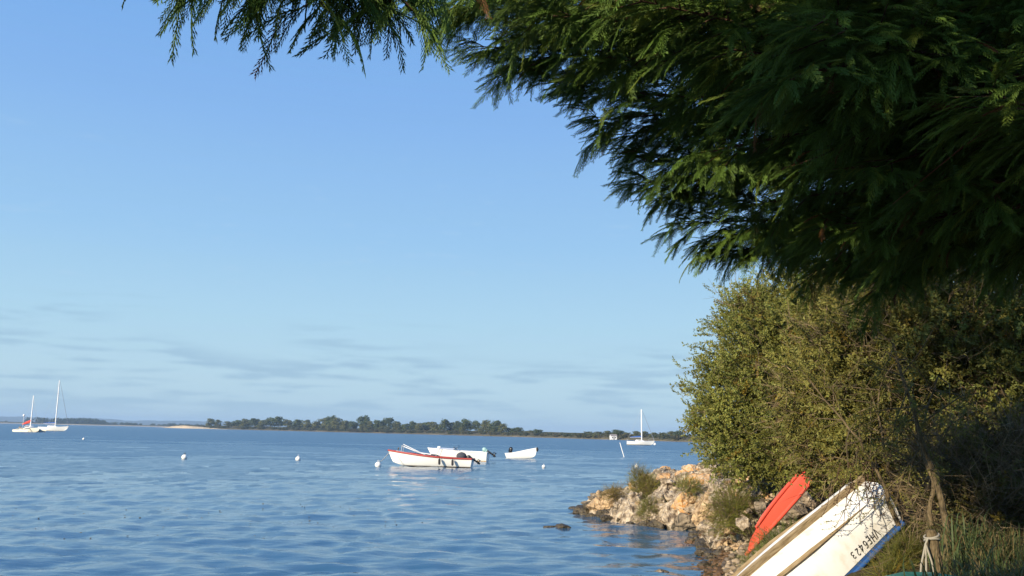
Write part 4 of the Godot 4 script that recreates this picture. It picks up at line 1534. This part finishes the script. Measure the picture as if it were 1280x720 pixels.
func cypress_limb(root: Node3D, a: Vector3, c: Vector3, tip: Vector3, thick: float, reach: float, from: float, fine := 1.0) -> void:
	var b := MB.new()
	var pts := []
	var rad := []
	for i in 13:
		var t := i / 12.0
		pts.append(bez(a, c, tip, t) + Vector3(n1.get_noise_2d(t * 5.0, a.y * 9.0), n1.get_noise_2d(t * 5.0, a.y * 5.0 + 50.0), n1.get_noise_2d(t * 5.0, a.y * 7.0 + 90.0)) * 0.08 * sin(t * PI))
		rad.append(lerpf(thick, minf(thick, 0.006) * 0.5, pow(t, 0.7)))
	b.tube(pts, rad, 7)
	var long := 0.0
	for i in 12:
		long += pts[i].distance_to(pts[i + 1])
	var t := from
	var side := 1.0
	var hue := rnd(-1, 1)
	while t < 1.0:
		var f := t * 12.0
		var i := mini(int(f), 11)
		var o: Vector3 = pts[i].lerp(pts[i + 1], f - i)
		var d: Vector3 = (pts[i + 1] - pts[i]).normalized()
		var lat := d.cross(Vector3.UP).normalized() * side
		lat = lat.rotated(d, rnd(-0.7, 0.7))
		var l := reach * (pow(1.0 - t, 0.6) * 0.8 + 0.22) * rnd(0.6, 1.15) * smoothstep(from - 0.12, from + 0.1, t)
		var dir := (d * rnd(0.55, 1.0) + lat * rnd(0.6, 1.0) + Vector3(0, rnd(-0.15, 0.2), 0)).normalized()
		var sag := rnd(0.0, 0.3)
		var sub := []
		for k in 5:
			var w := l * k / 4.0
			sub.append(o + dir * w + Vector3(0, -sag * w * w / maxf(reach, 0.3), 0))
		b.tube(sub, [0.005 * fine, 0.004 * fine, 0.0035 * fine, 0.003 * fine, 0.0015 * fine], 4, false)
		var w2 := 0.04
		var flip := 1.0
		while w2 < l + 0.03:
			var u := minf(w2 / l, 1.0)
			var fk := u * 4.0
			var k := mini(int(fk), 3)
			var q: Vector3 = sub[k].lerp(sub[k + 1], fk - k)
			var e: Vector3 = (sub[k + 1] - sub[k]).normalized()
			var la := e.cross(Vector3.UP).normalized() * flip
			var sd := (e * rnd(0.5, 1.0) + la * rnd(0.2, 1.0) * (1.0 - 0.6 * u) + Vector3(0, rnd(-0.42, 0.22) if fine > 0.7 else rnd(-0.6, 0.1), 0)).normalized()
			var shade := rnd(0.75, 1.25)
			var tone := Color((0.105 + 0.015 * hue) * shade, (0.185 + 0.012 * hue) * shade, 0.032 * shade)
			if rng.randf() < 0.10:
				tone = Color(0.17, 0.23, 0.035) * shade
			elif rng.randf() < 0.012:
				tone = Color(0.13, 0.062, 0.022) * shade
			put_spray(q, sd, Vector3(rnd(-0.5, 0.5), 1, rnd(-0.5, 0.5)), rnd(0.55, 1.15) * fine, tone)
			flip = -flip
			w2 += rnd(0.026, 0.046) * (0.5 if fine < 0.9 else 0.9)
		side = -side
		t += rnd(0.05, 0.085) / long * (0.85 if fine < 0.9 else 1.1)
	put_spray(tip, (pts[12] - pts[10]).normalized(), Vector3.UP, 1.0 * fine, Color(0.105, 0.165, 0.035))
	part("limb", b, M.bark, root)

func cypress() -> void:
	var foot := Vector3(4.9, ground_y(4.9, -5.0), -5.0)
	var r := base("cypress_tree", foot, "large dark green cypress overhanging the bank from the upper right", "tree")
	var local := -foot
	var b := MB.new()
	var pts := []
	var rad := []
	for i in 15:
		var t := i / 14.0
		pts.append(Vector3(0.35 * sin(t * 3.0), -0.4 + 13.5 * t, 0.25 * sin(t * 4.0 + 1.0)))
		rad.append(lerpf(0.42, 0.05, t) + 0.18 * exp(-t * 14.0))
	b.tube(pts, rad, 14)
	part("trunk", b, M.bark, r)
	# limbs: [height on the trunk, bend, tip]
	var tips := [
		# edge against the sky, from the top down
		Vector3(-0.538, 4.513, -4.400), Vector3(-0.354, 4.514, -4.600), Vector3(-0.215, 4.388, -4.800), Vector3(0.004, 4.692, -5.200), Vector3(0.078, 4.341, -4.900), Vector3(0.248, 4.258, -5.000), Vector3(0.517, 4.145, -5.300), Vector3(0.673, 4.159, -5.600), Vector3(0.806, 3.955, -5.500),
		Vector3(0.836, 3.836, -5.600), Vector3(1.047, 3.771, -5.700), Vector3(1.107, 3.611, -5.800), Vector3(1.343, 3.523, -5.900), Vector3(1.504, 3.475, -6.000), Vector3(1.782, 3.519, -6.100), Vector3(1.819, 3.468, -5.600), Vector3(2.045, 3.323, -5.900), Vector3(2.124, 3.322, -5.600), Vector3(2.240, 3.126, -5.400), Vector3(2.501, 3.324, -5.700), Vector3(2.963, 3.690, -6.200), Vector3(3.226, 3.594, -6.000), Vector3(3.121, 3.358, -5.400),
		# nearer sprays in front of the mass
		Vector3(-0.169, 4.129, -3.600), Vector3(0.118, 4.086, -3.800), Vector3(0.434, 3.989, -4.000), Vector3(0.499, 3.967, -3.400), Vector3(0.815, 3.876, -4.200), Vector3(0.953, 3.622, -4.300), Vector3(0.890, 3.859, -3.600), Vector3(0.986, 3.575, -3.300), Vector3(0.969, 3.481, -3.000), Vector3(1.336, 3.475, -4.000), Vector3(1.283, 3.468, -4.800), Vector3(1.069, 3.663, -2.900), Vector3(1.512, 3.350, -3.700), Vector3(1.361, 3.597, -3.000), Vector3(1.855, 3.286, -3.700), Vector3(1.625, 3.397, -2.900), Vector3(2.143, 3.855, -4.400), Vector3(1.941, 3.897, -3.400), Vector3(1.697, 3.338, -4.600), Vector3(2.121, 3.396, -5.000), Vector3(1.724, 3.433, -5.200), Vector3(1.401, 4.130, -5.200), Vector3(0.929, 4.769, -5.600), Vector3(0.363, 4.733, -5.200), Vector3(2.123, 4.327, -5.400),
		# above the frame
		Vector3(0.700, 4.872, -4.200), Vector3(1.219, 4.801, -4.000), Vector3(1.758, 4.686, -3.800), Vector3(0.743, 4.541, -3.000), Vector3(1.169, 4.300, -2.600),
	]
	for tp in tips:
		var tip: Vector3 = tp
		var up := clampf(tip.y + 0.9 + rnd(-0.5, 0.9) - 0.12 * (tip - foot).length(), 1.9, 8.0)
		var t := (up - foot.y + 0.4) / 13.5
		var a := foot + Vector3(0.35 * sin(t * 3.0), up - foot.y, 0.25 * sin(t * 4.0 + 1.0))
		var mid := a.lerp(tip, 0.55) + Vector3(rnd(-0.3, 0.3), rnd(-0.25, 0.30), rnd(-0.4, 0.4))
		cypress_limb(r, a + local, mid + local, tip + local, 0.05 + rnd(0, 0.03), 0.75, 0.28, 0.85)
	# the canopy over and behind the viewer, which shades the bank
	for i in 10:
		var tip := Vector3(rnd(1.2, 7.5), 0, rnd(-1.4, 3.5))
		tip.y = rnd(4.3, 7.5)
		if tip.z < -0.4:
			tip.y += 0.8
		var up := clampf(tip.y + rnd(-0.3, 0.8), 3.2, 9.0)
		var a := foot + Vector3(0, up - foot.y, 0)
		cypress_limb(r, a + local, a.lerp(tip, 0.5) + Vector3(0, rnd(0.4, 0.9), 0) + local, tip + local, 0.07, 0.85, 0.25)
	for i in 8:
		var tip := Vector3(rnd(-4.6, -1.0), rnd(4.0, 5.6), rnd(-0.2, 2.6))
		var a := foot + Vector3(0, tip.y + 0.5 - foot.y, 0)
		cypress_limb(r, a + local, a.lerp(tip, 0.5) + Vector3(0, rnd(0.4, 0.9), 0) + local, tip + local, 0.07, 0.85, 0.3)
	for i in 10:
		var tip := Vector3(rnd(-2.3, 0.6), rnd(6.0, 8.2), rnd(-6.3, -3.4))
		var a := foot + Vector3(0, tip.y + rnd(-0.4, 0.6) - foot.y, 0)
		cypress_limb(r, a + local, a.lerp(tip, 0.5) + Vector3(0, rnd(0.3, 0.7), 0) + local, tip + local, 0.07, 0.95, 0.3)
	for i in 20:
		var tip := Vector3(rnd(-1.9, 4.5), 0, rnd(-8.0, -2.0))
		tip.y = maxf(2.2 - tip.z * 0.60 + rnd(0.3, 1.0), 5.6) + rnd(0, 2.2)
		var a := foot + Vector3(0, clampf(tip.y + rnd(-0.6, 0.4), 4.0, 10.0) - foot.y, 0)
		cypress_limb(r, a + local, a.lerp(tip, 0.5) + Vector3(0, rnd(0.3, 0.7), 0) + local, tip + local, 0.06, 0.85, 0.22)
	for i in 22:
		var ang := rnd(0, TAU)
		var up := rnd(7.0, 12.5)
		var out := lerpf(4.2, 1.0, (up - 7.0) / 5.5)
		var tip := foot + Vector3(cos(ang) * out, up - foot.y + 0.2, sin(ang) * out)
		cypress_limb(r, foot + Vector3(0, up - foot.y - 0.5, 0) + local, foot + Vector3(cos(ang) * out * 0.5, up - foot.y + 0.1, sin(ang) * out * 0.5) + local, tip + local, 0.06, 0.8, 0.2)
	# dead brown branches inside
	for i in 34:
		var up := rnd(3.7, 6.4)
		var a := foot + Vector3(0, up - foot.y, 0)
		var tip := Vector3(rnd(2.2, 4.0), up + rnd(-0.5, 0.6), rnd(-6.0, -3.2)) if i < 20 else Vector3(rnd(1.6, 2.4), up + rnd(-0.3, 0.3), rnd(-3.9, -2.9))
		var d := MB.new()
		var mid := a.lerp(tip, 0.5) + Vector3(0, rnd(-0.3, 0.4), rnd(-0.3, 0.3))
		var dp := []
		for k in 9:
			dp.append(bez(a, mid, tip, k / 8.0) + local + rnd_dir() * 0.02)
		d.tube(dp, [0.03, 0.026, 0.022, 0.02, 0.016, 0.013, 0.01, 0.007, 0.003], 5, false)
		for k in 14:
			var q: Vector3 = dp[2 + k % 7]
			var e := rnd_dir() + Vector3(-0.4, -0.2, 0)
			var l := rnd(0.15, 0.6)
			d.tube([q, q + e * l * 0.5 + rnd_dir() * 0.03, q + e * l + Vector3(0, -0.1 * l, 0)], [0.006, 0.004, 0.0015], 4, false)
		part("dead_branch", d, M.dead, r)
	# the branch hanging close over the viewer, upper left
	var near := [[Vector3(-0.619, 3.063, -1.550), Vector3(-0.389, 3.338, -1.700)], [Vector3(-0.564, 3.062, -1.600), Vector3(-0.382, 3.353, -1.750)], [Vector3(-0.462, 3.026, -1.500), Vector3(-0.334, 3.272, -1.600)], [Vector3(-0.394, 3.029, -1.650), Vector3(-0.352, 3.266, -1.700)], [Vector3(-0.342, 3.140, -1.700), Vector3(-0.303, 3.369, -1.800)], [Vector3(-0.237, 3.027, -1.600), Vector3(-0.253, 3.305, -1.700)], [Vector3(-0.303, 3.142, -1.750), Vector3(-0.320, 3.349, -1.800)], [Vector3(-0.462, 3.155, -1.700), Vector3(-0.391, 3.347, -1.800)], [Vector3(-0.547, 3.159, -1.650), Vector3(-0.392, 3.367, -1.800)], [Vector3(-0.638, 3.129, -1.700), Vector3(-0.398, 3.334, -1.750)], [Vector3(-0.421, 3.062, -1.600), Vector3(-0.338, 3.321, -1.700)], [Vector3(-0.353, 3.057, -1.650), Vector3(-0.302, 3.285, -1.700)], [Vector3(-0.266, 3.103, -1.700), Vector3(-0.232, 3.371, -1.800)], [Vector3(-0.680, 3.098, -1.600), Vector3(-0.434, 3.352, -1.750)]]
	var hub: Vector3 = Vector3(-0.065, 3.712, -1.900)
	var start := foot + Vector3(0, 5.6 - foot.y, 0)
	var bb := MB.new()
	var bp := []
	for k in 11:
		bp.append(bez(start, Vector3(2.6, 5.2, -2.6), hub, k / 10.0) + local)
	bb.tube(bp, [0.07, 0.065, 0.06, 0.055, 0.05, 0.045, 0.04, 0.035, 0.03, 0.028, 0.025], 8)
	part("limb", bb, M.bark, r)
	for q in near:
		cypress_limb(r, hub + local, q[1] + local, q[0] + local, 0.005, 0.20, 0.35, 0.62)
	for k in 4:
		swarm("foliage", spray_mesh(500 + k, [0.2, 0.5, 0.9, 0.3][k]), M.needle, spray_at[k], spray_tint[k], r)

# ---------------------------------------------------------------- shrubs
func sprig_mesh(sd: int, long: float, leaves: int, leaf: float, wide: float, spread: float) -> ArrayMesh:
	# a leafy twig growing along +x
	var r := RandomNumberGenerator.new()
	r.seed = sd
	var b := MB.new()
	b.tinted = true
	b.col = Color(1.1, 0.85, 0.6)
	var pts := []
	for i in 5:
		var t := i / 4.0
		pts.append(Vector3(long * t, 0.12 * long * sin(t * 2.5 + sd), 0.10 * long * cos(t * 3.0 + sd)))
	b.tube(pts, [0.004, 0.0035, 0.003, 0.002, 0.001], 3, false)
	for k in leaves:
		var t := 0.08 + 0.92 * (k + r.randf()) / leaves
		var i := mini(int(t * 4.0), 3)
		var o: Vector3 = pts[i].lerp(pts[i + 1], t * 4.0 - i)
		var a := r.randf() * TAU
		var d := (Vector3(r.randf_range(0.2, 0.9), cos(a) * spread, sin(a) * spread)).normalized()
		var n := d.cross(Vector3(r.randfn(), r.randfn(), r.randfn())).normalized()
		var l := leaf * r.randf_range(0.65, 1.25)
		var w := wide * r.randf_range(0.8, 1.2)
		var g := r.randf_range(0.7, 1.35)
		b.col = Color(g * r.randf_range(0.9, 1.15), g, g * 0.9)
		var fold := d.cross(n) * w * 0.35
		o += d * 0.005
		var s := b.p(o)
		b.p(o + d * l * 0.5 + n * w * 0.5 + fold)
		b.p(o + d * l)
		b.p(o + d * l * 0.5 - n * w * 0.5 + fold)
		b.t(s, s + 1, s + 2)
		b.t(s, s + 2, s + 3)
	return b.mesh(false)

func bare_mesh(sd: int) -> ArrayMesh:
	# a bare forked twig about 0.5 m long
	var r := RandomNumberGenerator.new()
	r.seed = sd
	var b := MB.new()
	var pts := []
	for i in 6:
		pts.append(Vector3(0.1 * i, r.randf_range(-0.03, 0.03), r.randf_range(-0.03, 0.03)))
	b.tube(pts, [0.005, 0.0045, 0.004, 0.003, 0.002, 0.001], 3, false)
	for k in 9:
		var o: Vector3 = pts[1 + k % 4]
		var d := Vector3(r.randf_range(0.4, 1.0), r.randfn() * 0.6, r.randfn() * 0.6)
		var l := r.randf_range(0.08, 0.22)
		b.tube([o, o + d * l * 0.5, o + d * l + Vector3(0, 0.02, 0)], [0.003, 0.002, 0.0008], 3, false)
	return b.mesh(false)

func shrub(called: String, foot: Vector3, lobes: Array, twigs: int, bare: int, tone: Color, stems: int, thick: float, label: String, size := 1.0, kind := "leaf") -> Node3D:
	# lobes: [centre, radii]; leafy twigs fill their outer shell, stems run from the foot into them
	var r := base(called, foot, label, "shrub")
	var total := 0.0
	for l in lobes:
		total += l[1].x * l[1].y
	for k in stems:
		var l: Array = lobes[k % lobes.size()]
		var aim: Vector3 = l[0] + rnd_dir() * l[1] * 0.75 - foot
		var st := Vector3(rnd(-0.25, 0.25), -0.2, rnd(-0.25, 0.25)) * (thick * 20.0)
		var b := MB.new()
		var pts := []
		var rad := []
		for i in 9:
			var t := i / 8.0
			pts.append(bez(st, Vector3(aim.x * 0.25, aim.y * 0.65, aim.z * 0.25), aim, t) + rnd_dir() * 0.03 * aim.length() * 0.3)
			rad.append(lerpf(thick * rnd(0.7, 1.1), thick * 0.12, t))
		b.tube(pts, rad, 6)
		for q in 7:
			var o: Vector3 = pts[3 + q % 6]
			var d := (rnd_dir() + aim.normalized() * 0.8).normalized()
			var lg := rnd(0.3, 0.8) * aim.length() * 0.35
			b.tube([o, o + d * lg * 0.5 + rnd_dir() * 0.05 * lg, o + d * lg + rnd_dir() * 0.12 * lg], [thick * 0.25, thick * 0.17, thick * 0.05], 4, false)
		part("stem", b, M.stem, r)
	var at := [[], [], []]
	var tint := [[], [], []]
	var bat := []
	var btint := []
	for l in lobes:
		var share: float = l[1].x * l[1].y / total
		for k in int(twigs * share):
			var d := rnd_dir()
			var dist := pow(rng.randf(), 0.45)
			var ruff := 1.0 + 0.40 * n1.get_noise_3dv(d * 1.9 + l[0]) + 0.22 * n1.get_noise_3dv(d * 5.0 + l[0])
			var q: Vector3 = l[0] + d * l[1] * dist * ruff - foot
			var out := (d * 1.0 + Vector3(0, 0.35, 0) + rnd_dir() * 0.8).normalized()
			var v := rng.randi() % 3
			at[v].append(Transform3D(frame(out, rnd_dir(), size * rnd(0.6, 1.45)), q))
			var g := rnd(0.7, 1.3) * (1.0 + 0.35 * n1.get_noise_3dv(q * 1.3))
			tint[v].append(tone * g if rng.randf() > 0.04 else Color(0.22, 0.16, 0.03) * g)
		for k in int(bare * share):
			var d := rnd_dir()
			var q: Vector3 = l[0] + d * l[1] * rnd(0.45, 1.02) - foot
			bat.append(Transform3D(frame((d + Vector3(0, 0.1, 0) + rnd_dir() * 0.7).normalized(), rnd_dir(), size * rnd(0.7, 1.4)), q))
			btint.append(Color(0.17, 0.125, 0.07) * rnd(0.5, 1.4))
	for v in 3:
		var m := sprig_mesh(700 + v, 0.26, 26, 0.042, 0.024, 0.8) if kind == "leaf" else sprig_mesh(720 + v, 0.34, 46, 0.035, 0.0042, 0.55)
		swarm("foliage", m, M.leaf, at[v], tint[v], r)
	if bat:
		swarm("bare_twigs", bare_mesh(740), M.twig, bat, btint, r)
	return r

func shrubs() -> void:
	var olive := Color(0.228, 0.242, 0.064)
	shrub("tall_shrub", Vector3(5.4, 1.0, -17.0), [
		[Vector3(5.334, 3.859, -17.000), Vector3(1.50, 1.35, 1.4)], [Vector3(4.468, 2.923, -17.000), Vector3(0.95, 1.0, 1.1)], [Vector3(4.904, 2.032, -17.000), Vector3(1.25, 0.75, 1.1)], [Vector3(3.671, 2.528, -17.000), Vector3(0.26, 0.3, 0.3)], [Vector3(6.304, 3.986, -16.500), Vector3(1.5, 1.6, 1.3)], [Vector3(5.982, 2.354, -16.200), Vector3(1.5, 0.9, 1.1)], [Vector3(4.789, 4.571, -17.200), Vector3(0.6, 0.5, 0.6)]],
		12500, 420, olive, 16, 0.045, "tall sunlit olive-green shrub rising over the rocky point")
	shrub("tall_shrub", Vector3(5.077, 1.620, -11.600), [
		[Vector3(4.520, 2.723, -11.500), Vector3(0.95, 0.9, 0.9)], [Vector3(5.119, 3.356, -11.500), Vector3(1.2, 1.1, 1.0)], [Vector3(4.276, 2.106, -11.600), Vector3(0.55, 0.42, 0.6)], [Vector3(4.640, 2.076, -11.000), Vector3(0.75, 0.38, 0.6)]],
		6500, 800, Color(0.19, 0.185, 0.05), 12, 0.035, "twiggy olive shrub leaning over the white dinghy's stern")
	shrub("tall_shrub", Vector3(6.2, 1.4, -11.2), [
		[Vector3(6.012, 3.481, -11.500), Vector3(1.2, 1.3, 1.1)], [Vector3(6.252, 2.743, -11.000), Vector3(1.2, 1.3, 1.0)], [Vector3(5.948, 2.449, -11.600), Vector3(1.0, 0.8, 0.9)]],
		6500, 500, Color(0.19, 0.205, 0.055), 10, 0.04, "dark green shaded thicket at the right edge under the cypress")
	shrub("tall_shrub", Vector3(9.0, 1.6, -16.5), [
		[Vector3(8.2, 3.2, -16.5), Vector3(2.2, 2.2, 1.6)], [Vector3(10.6, 3.6, -15.5), Vector3(2.4, 2.6, 1.6)], [Vector3(9.0, 1.9, -15.2), Vector3(2.6, 1.2, 1.2)]],
		6500, 700, Color(0.19, 0.205, 0.055), 10, 0.05, "dense dark bushes filling the gap behind the right-hand thicket", 1.3)
	shrub("low_shrub", Vector3(4.600, 1.087, -8.900), [
		[Vector3(4.729, 1.505, -8.900), Vector3(0.5, 0.45, 0.5)], [Vector3(4.618, 1.822, -9.400), Vector3(0.42, 0.4, 0.4)], [Vector3(5.172, 1.844, -9.200), Vector3(0.45, 0.5, 0.4)]],
		700, 700, Color(0.15, 0.14, 0.05), 14, 0.016, "low tangled brown-green brush at the lower right, beside the grass", 0.9)
	# the slender trunks of the nearer shrub
	var r := base("young_tree", Vector3(4.104, 1.215, -8.400), "slender bare-stemmed young tree beside the mooring post", "tree")
	var o := r.position
	var stems := [[Vector3(4.104, 1.215, -8.400), Vector3(4.040, 1.855, -8.500), Vector3(3.879, 2.525, -8.600), Vector3(3.782, 3.152, -8.700), 0.034], [Vector3(4.020, 1.443, -8.600), Vector3(4.012, 1.849, -8.600), Vector3(3.988, 2.261, -8.700), Vector3(4.223, 2.853, -8.800), 0.024], [Vector3(3.988, 1.374, -9.300), Vector3(3.844, 1.810, -9.300), Vector3(3.638, 2.211, -9.300), Vector3(3.350, 2.623, -9.500), 0.026], [Vector3(4.173, 1.471, -9.600), Vector3(4.082, 1.883, -9.600), Vector3(3.974, 2.301, -9.600), Vector3(4.086, 2.907, -9.700), 0.022]]
	var at := [[], [], []]
	var tint := [[], [], []]
	for s in stems:
		var b := MB.new()
		var pts := []
		var rad := []
		for i in 13:
			var t := i / 12.0
			var q: Vector3 = (s[0] as Vector3).lerp(s[1], minf(t * 3.0, 1.0)) if t < 0.333 else ((s[1] as Vector3).lerp(s[2], t * 3.0 - 1.0) if t < 0.667 else (s[2] as Vector3).lerp(s[3], t * 3.0 - 2.0))
			pts.append(q - o + Vector3(n1.get_noise_2d(t * 4.0, s[4] * 900.0), -0.25 if i == 0 else 0.0, n1.get_noise_2d(t * 4.0, s[4] * 500.0)) * 0.05)
			rad.append(lerpf(s[4], s[4] * 0.3, t))
		b.tube(pts, rad, 8)
		for q in 16:
			var p0: Vector3 = pts[5 + q % 8]
			var d := (rnd_dir() + Vector3(-0.3, 0.2, 0.1)).normalized()
			var lg := rnd(0.3, 0.9)
			var p1 := p0 + d * lg * 0.5 + rnd_dir() * 0.06
			var p2 := p0 + d * lg + Vector3(0, -0.12, 0)
			b.tube([p0, p1, p2], [0.008, 0.006, 0.002], 4, false)
			for w in 7:
				var v := rng.randi() % 3
				at[v].append(Transform3D(frame((d + rnd_dir() * 0.8).normalized(), rnd_dir(), rnd(0.5, 0.9)), p0.lerp(p2, rnd(0.35, 1.0))))
				tint[v].append(Color(0.19, 0.185, 0.05) * rnd(0.6, 1.3))
		part("trunk", b, M.stem, r)
	for v in 3:
		swarm("foliage", sprig_mesh(760 + v, 0.24, 11, 0.034, 0.018, 0.8), M.leaf, at[v], tint[v], r)
	# twigs drooping in front of the white hull
	var dr := base("hanging_twigs", Vector3(3.622, 1.882, -9.400), "dark leafless twigs drooping in front of the white dinghy", "twigs")
	var ends := [Vector3(3.205, 1.484, -9.200), Vector3(3.395, 1.497, -9.100), Vector3(3.511, 1.406, -9.100), Vector3(3.582, 1.571, -9.000), Vector3(3.337, 1.550, -9.200), Vector3(3.710, 1.605, -9.000), Vector3(3.657, 1.473, -9.000), Vector3(3.416, 1.638, -9.100)]
	for k in ends.size():
		var e: Vector3 = ends[k] - dr.position
		var s0 := Vector3(e.x * 0.5 + 0.15, 0.15, -0.15)
		var b := MB.new()
		var pts := []
		for i in 8:
			pts.append(s0.lerp(e, i / 7.0) + rnd_dir() * 0.018)
		b.tube(pts, [0.007, 0.006, 0.006, 0.005, 0.004, 0.004, 0.003, 0.002], 4, false)
		for w in 12:
			var p0: Vector3 = pts[1 + w % 7]
			var d := rnd_dir() * Vector3(1, 0.7, 0.5) + Vector3(0, -0.3, 0)
			var lg := rnd(0.04, 0.14)
			b.tube([p0, p0 + d * lg * 0.5, p0 + d * lg + Vector3(0, 0.01, 0)], [0.004, 0.003, 0.002], 3, false)
			b.blob(p0 + d * lg, Vector3(0.008, 0.006, 0.008), 5, 3)
		part("twig", b, M.bark, dr)

func small_plants() -> void:
	# feathery plants among the rocks
	var list := [
		[Vector3(3.638, 0.643, -24.600), [[Vector3(3.529, 0.937, -24.600), Vector3(0.16, 0.40, 0.16)], [Vector3(3.725, 0.899, -24.600), Vector3(0.14, 0.36, 0.16)], [Vector3(3.904, 0.803, -24.500), Vector3(0.22, 0.26, 0.2)]], 1300, Color(0.23, 0.225, 0.06), "plumed yellow-green shrub on top of the rocky point"],
		[Vector3(3.674, 0.199, -23.200), [[Vector3(3.675, 0.378, -23.200), Vector3(0.24, 0.24, 0.2)], [Vector3(3.552, 0.197, -23.200), Vector3(0.16, 0.2, 0.15)]], 600, Color(0.17, 0.185, 0.045), "green tuft hanging on the rock face below the plumed shrub"],
		[Vector3(4.459, 0.935, -22.200), [[Vector3(4.459, 1.012, -22.200), Vector3(0.26, 0.12, 0.16)]], 300, Color(0.17, 0.20, 0.04), "small bright green cushion among the lichen-orange rocks"],
		[Vector3(2.968, 0.529, -24.800), [[Vector3(2.924, 0.635, -24.800), Vector3(0.30, 0.12, 0.16)]], 300, Color(0.22, 0.18, 0.055), "dry grassy tuft near the tip of the rocky point"],
		[Vector3(4.273, 0.624, -17.000), [[Vector3(4.204, 0.956, -17.000), Vector3(0.36, 0.32, 0.3)], [Vector3(4.095, 0.692, -17.000), Vector3(0.26, 0.24, 0.25)], [Vector3(4.427, 0.845, -17.000), Vector3(0.25, 0.25, 0.2)]], 1500, Color(0.19, 0.21, 0.05), "feathery green bush above the cove's inner rocks"],
		[Vector3(3.465, 0.715, -12.200), [[Vector3(3.657, 0.740, -12.200), Vector3(0.22, 0.16, 0.22)], [Vector3(3.341, 0.577, -12.000), Vector3(0.16, 0.11, 0.16)], [Vector3(3.917, 0.868, -12.400), Vector3(0.12, 0.11, 0.14)]], 900, Color(0.13, 0.175, 0.04), "dark green soft bush between the red hull and white dinghy"],
		[Vector3(3.633, 0.927, -8.600), [[Vector3(3.684, 1.050, -8.600), Vector3(0.10, 0.09, 0.1)], [Vector3(3.883, 1.144, -8.800), Vector3(0.09, 0.10, 0.09)], [Vector3(3.462, 0.975, -8.400), Vector3(0.08, 0.05, 0.08)]], 420, Color(0.14, 0.15, 0.035), "small yellow-green bush in front of the white dinghy's gunwale"],
	]
	for q in list:
		shrub("small_shrub", q[0], q[1], q[2], int(q[2] * 0.12), q[3], 5, 0.012, q[4], 0.55, "feather")

func grass() -> void:
	var r := RandomNumberGenerator.new()
	r.seed = 99
	var where := [[], []]
	var tint := [[], []]
	for i in 9000:
		var x := rnd(1.6, 10.5)
		var z := rnd(-14.5, -4.2)
		var d := inland(x, z)
		if d < 0.9 or x < -0.47 * z or rng.randf() > smoothstep(0.9, 2.2, d):
			continue
		var k := rng.randi() % 2
		var s := rnd(0.5, 1.25) * (0.8 + 0.6 * clampf(n1.get_noise_2d(x * 0.8, z * 0.8), -0.6, 1))
		where[k].append(Transform3D(Basis(Vector3.UP, rnd(0, TAU)) * Basis(Vector3.RIGHT, rnd(-0.25, 0.25)).scaled(Vector3(s, s, s)), Vector3(x, ground_y(x, z) - 0.02, z)))
		tint[k].append((Color(0.075, 0.105, 0.036) if rng.randf() < 0.62 else Color(0.17, 0.135, 0.06)) * rnd(0.6, 1.35))
	for k in 2:
		var b := MB.new()
		b.tinted = true
		for j in 11:
			var a := r.randf() * TAU
			var lean := r.randf_range(0.1, 0.75)
			var hgt := r.randf_range(0.16, 0.42)
			var o := Vector3(r.randfn(), 0, r.randfn()) * 0.05
			var dir := Vector3(cos(a), 0, sin(a))
			var w := dir.cross(Vector3.UP) * r.randf_range(0.003, 0.006)
			var g := r.randf_range(0.75, 1.3)
			b.col = Color(g, g, g)
			var p1 := o + dir * lean * 0.3 * hgt + Vector3(0, hgt * 0.5, 0)
			var p2 := o + dir * lean * hgt + Vector3(0, hgt * 0.85, 0)
			var p3 := o + dir * lean * hgt * 1.9 + Vector3(0, hgt * 0.95, 0)
			var s := b.p(o - w)
			for q in [o + w, p1 - w, p1 + w, p2 - w * 0.7, p2 + w * 0.7, p3]:
				b.p(q)
			b.t(s, s + 2, s + 1); b.t(s + 1, s + 2, s + 3); b.t(s + 2, s + 4, s + 3); b.t(s + 3, s + 4, s + 5); b.t(s + 4, s + 6, s + 5)
		var o2 := swarm("bank_grass", b.mesh(false), M.blade, where[k], tint[k], self)
		tag(o2, ["long green and straw grass covering the shaded bank", "second growth of long mixed grass on the shaded bank"][k], "grass", "", "stuff")

	# weed drifting in the bay
	var fat := []
	var ftint := []
	var fb := MB.new()
	fb.blob(Vector3.ZERO, Vector3(1, 0.25, 0.35), 7, 3)
	for i in 150:
		var patch: Vector3 = [Vector3(-7.011, 0.000, -23.955), Vector3(-4.775, 0.000, -26.664), Vector3(-7.683, 0.000, -18.600), Vector3(-4.758, 0.000, -22.306), Vector3(-11.114, 0.000, -22.903), Vector3(-2.760, 0.000, -41.911)][i % 6]
		var q := patch + Vector3(rng.randfn() * 2.2, 0, rng.randfn() * 0.9)
		fat.append(Transform3D(Basis(Vector3.UP, rnd(-0.8, 0.8)).scaled(Vector3.ONE * rnd(0.008, 0.03)), Vector3(q.x, wave(q.x, q.z) + 0.008, q.z)))
		ftint.append(Color(0.09, 0.07, 0.03) * rnd(0.5, 1.6))
	var fw := swarm("floating_weed", fb.mesh(), M.twig, fat, ftint, self)
	tag(fw, "scattered brown flecks of seaweed drifting on the bay", "seaweed", "", "stuff")
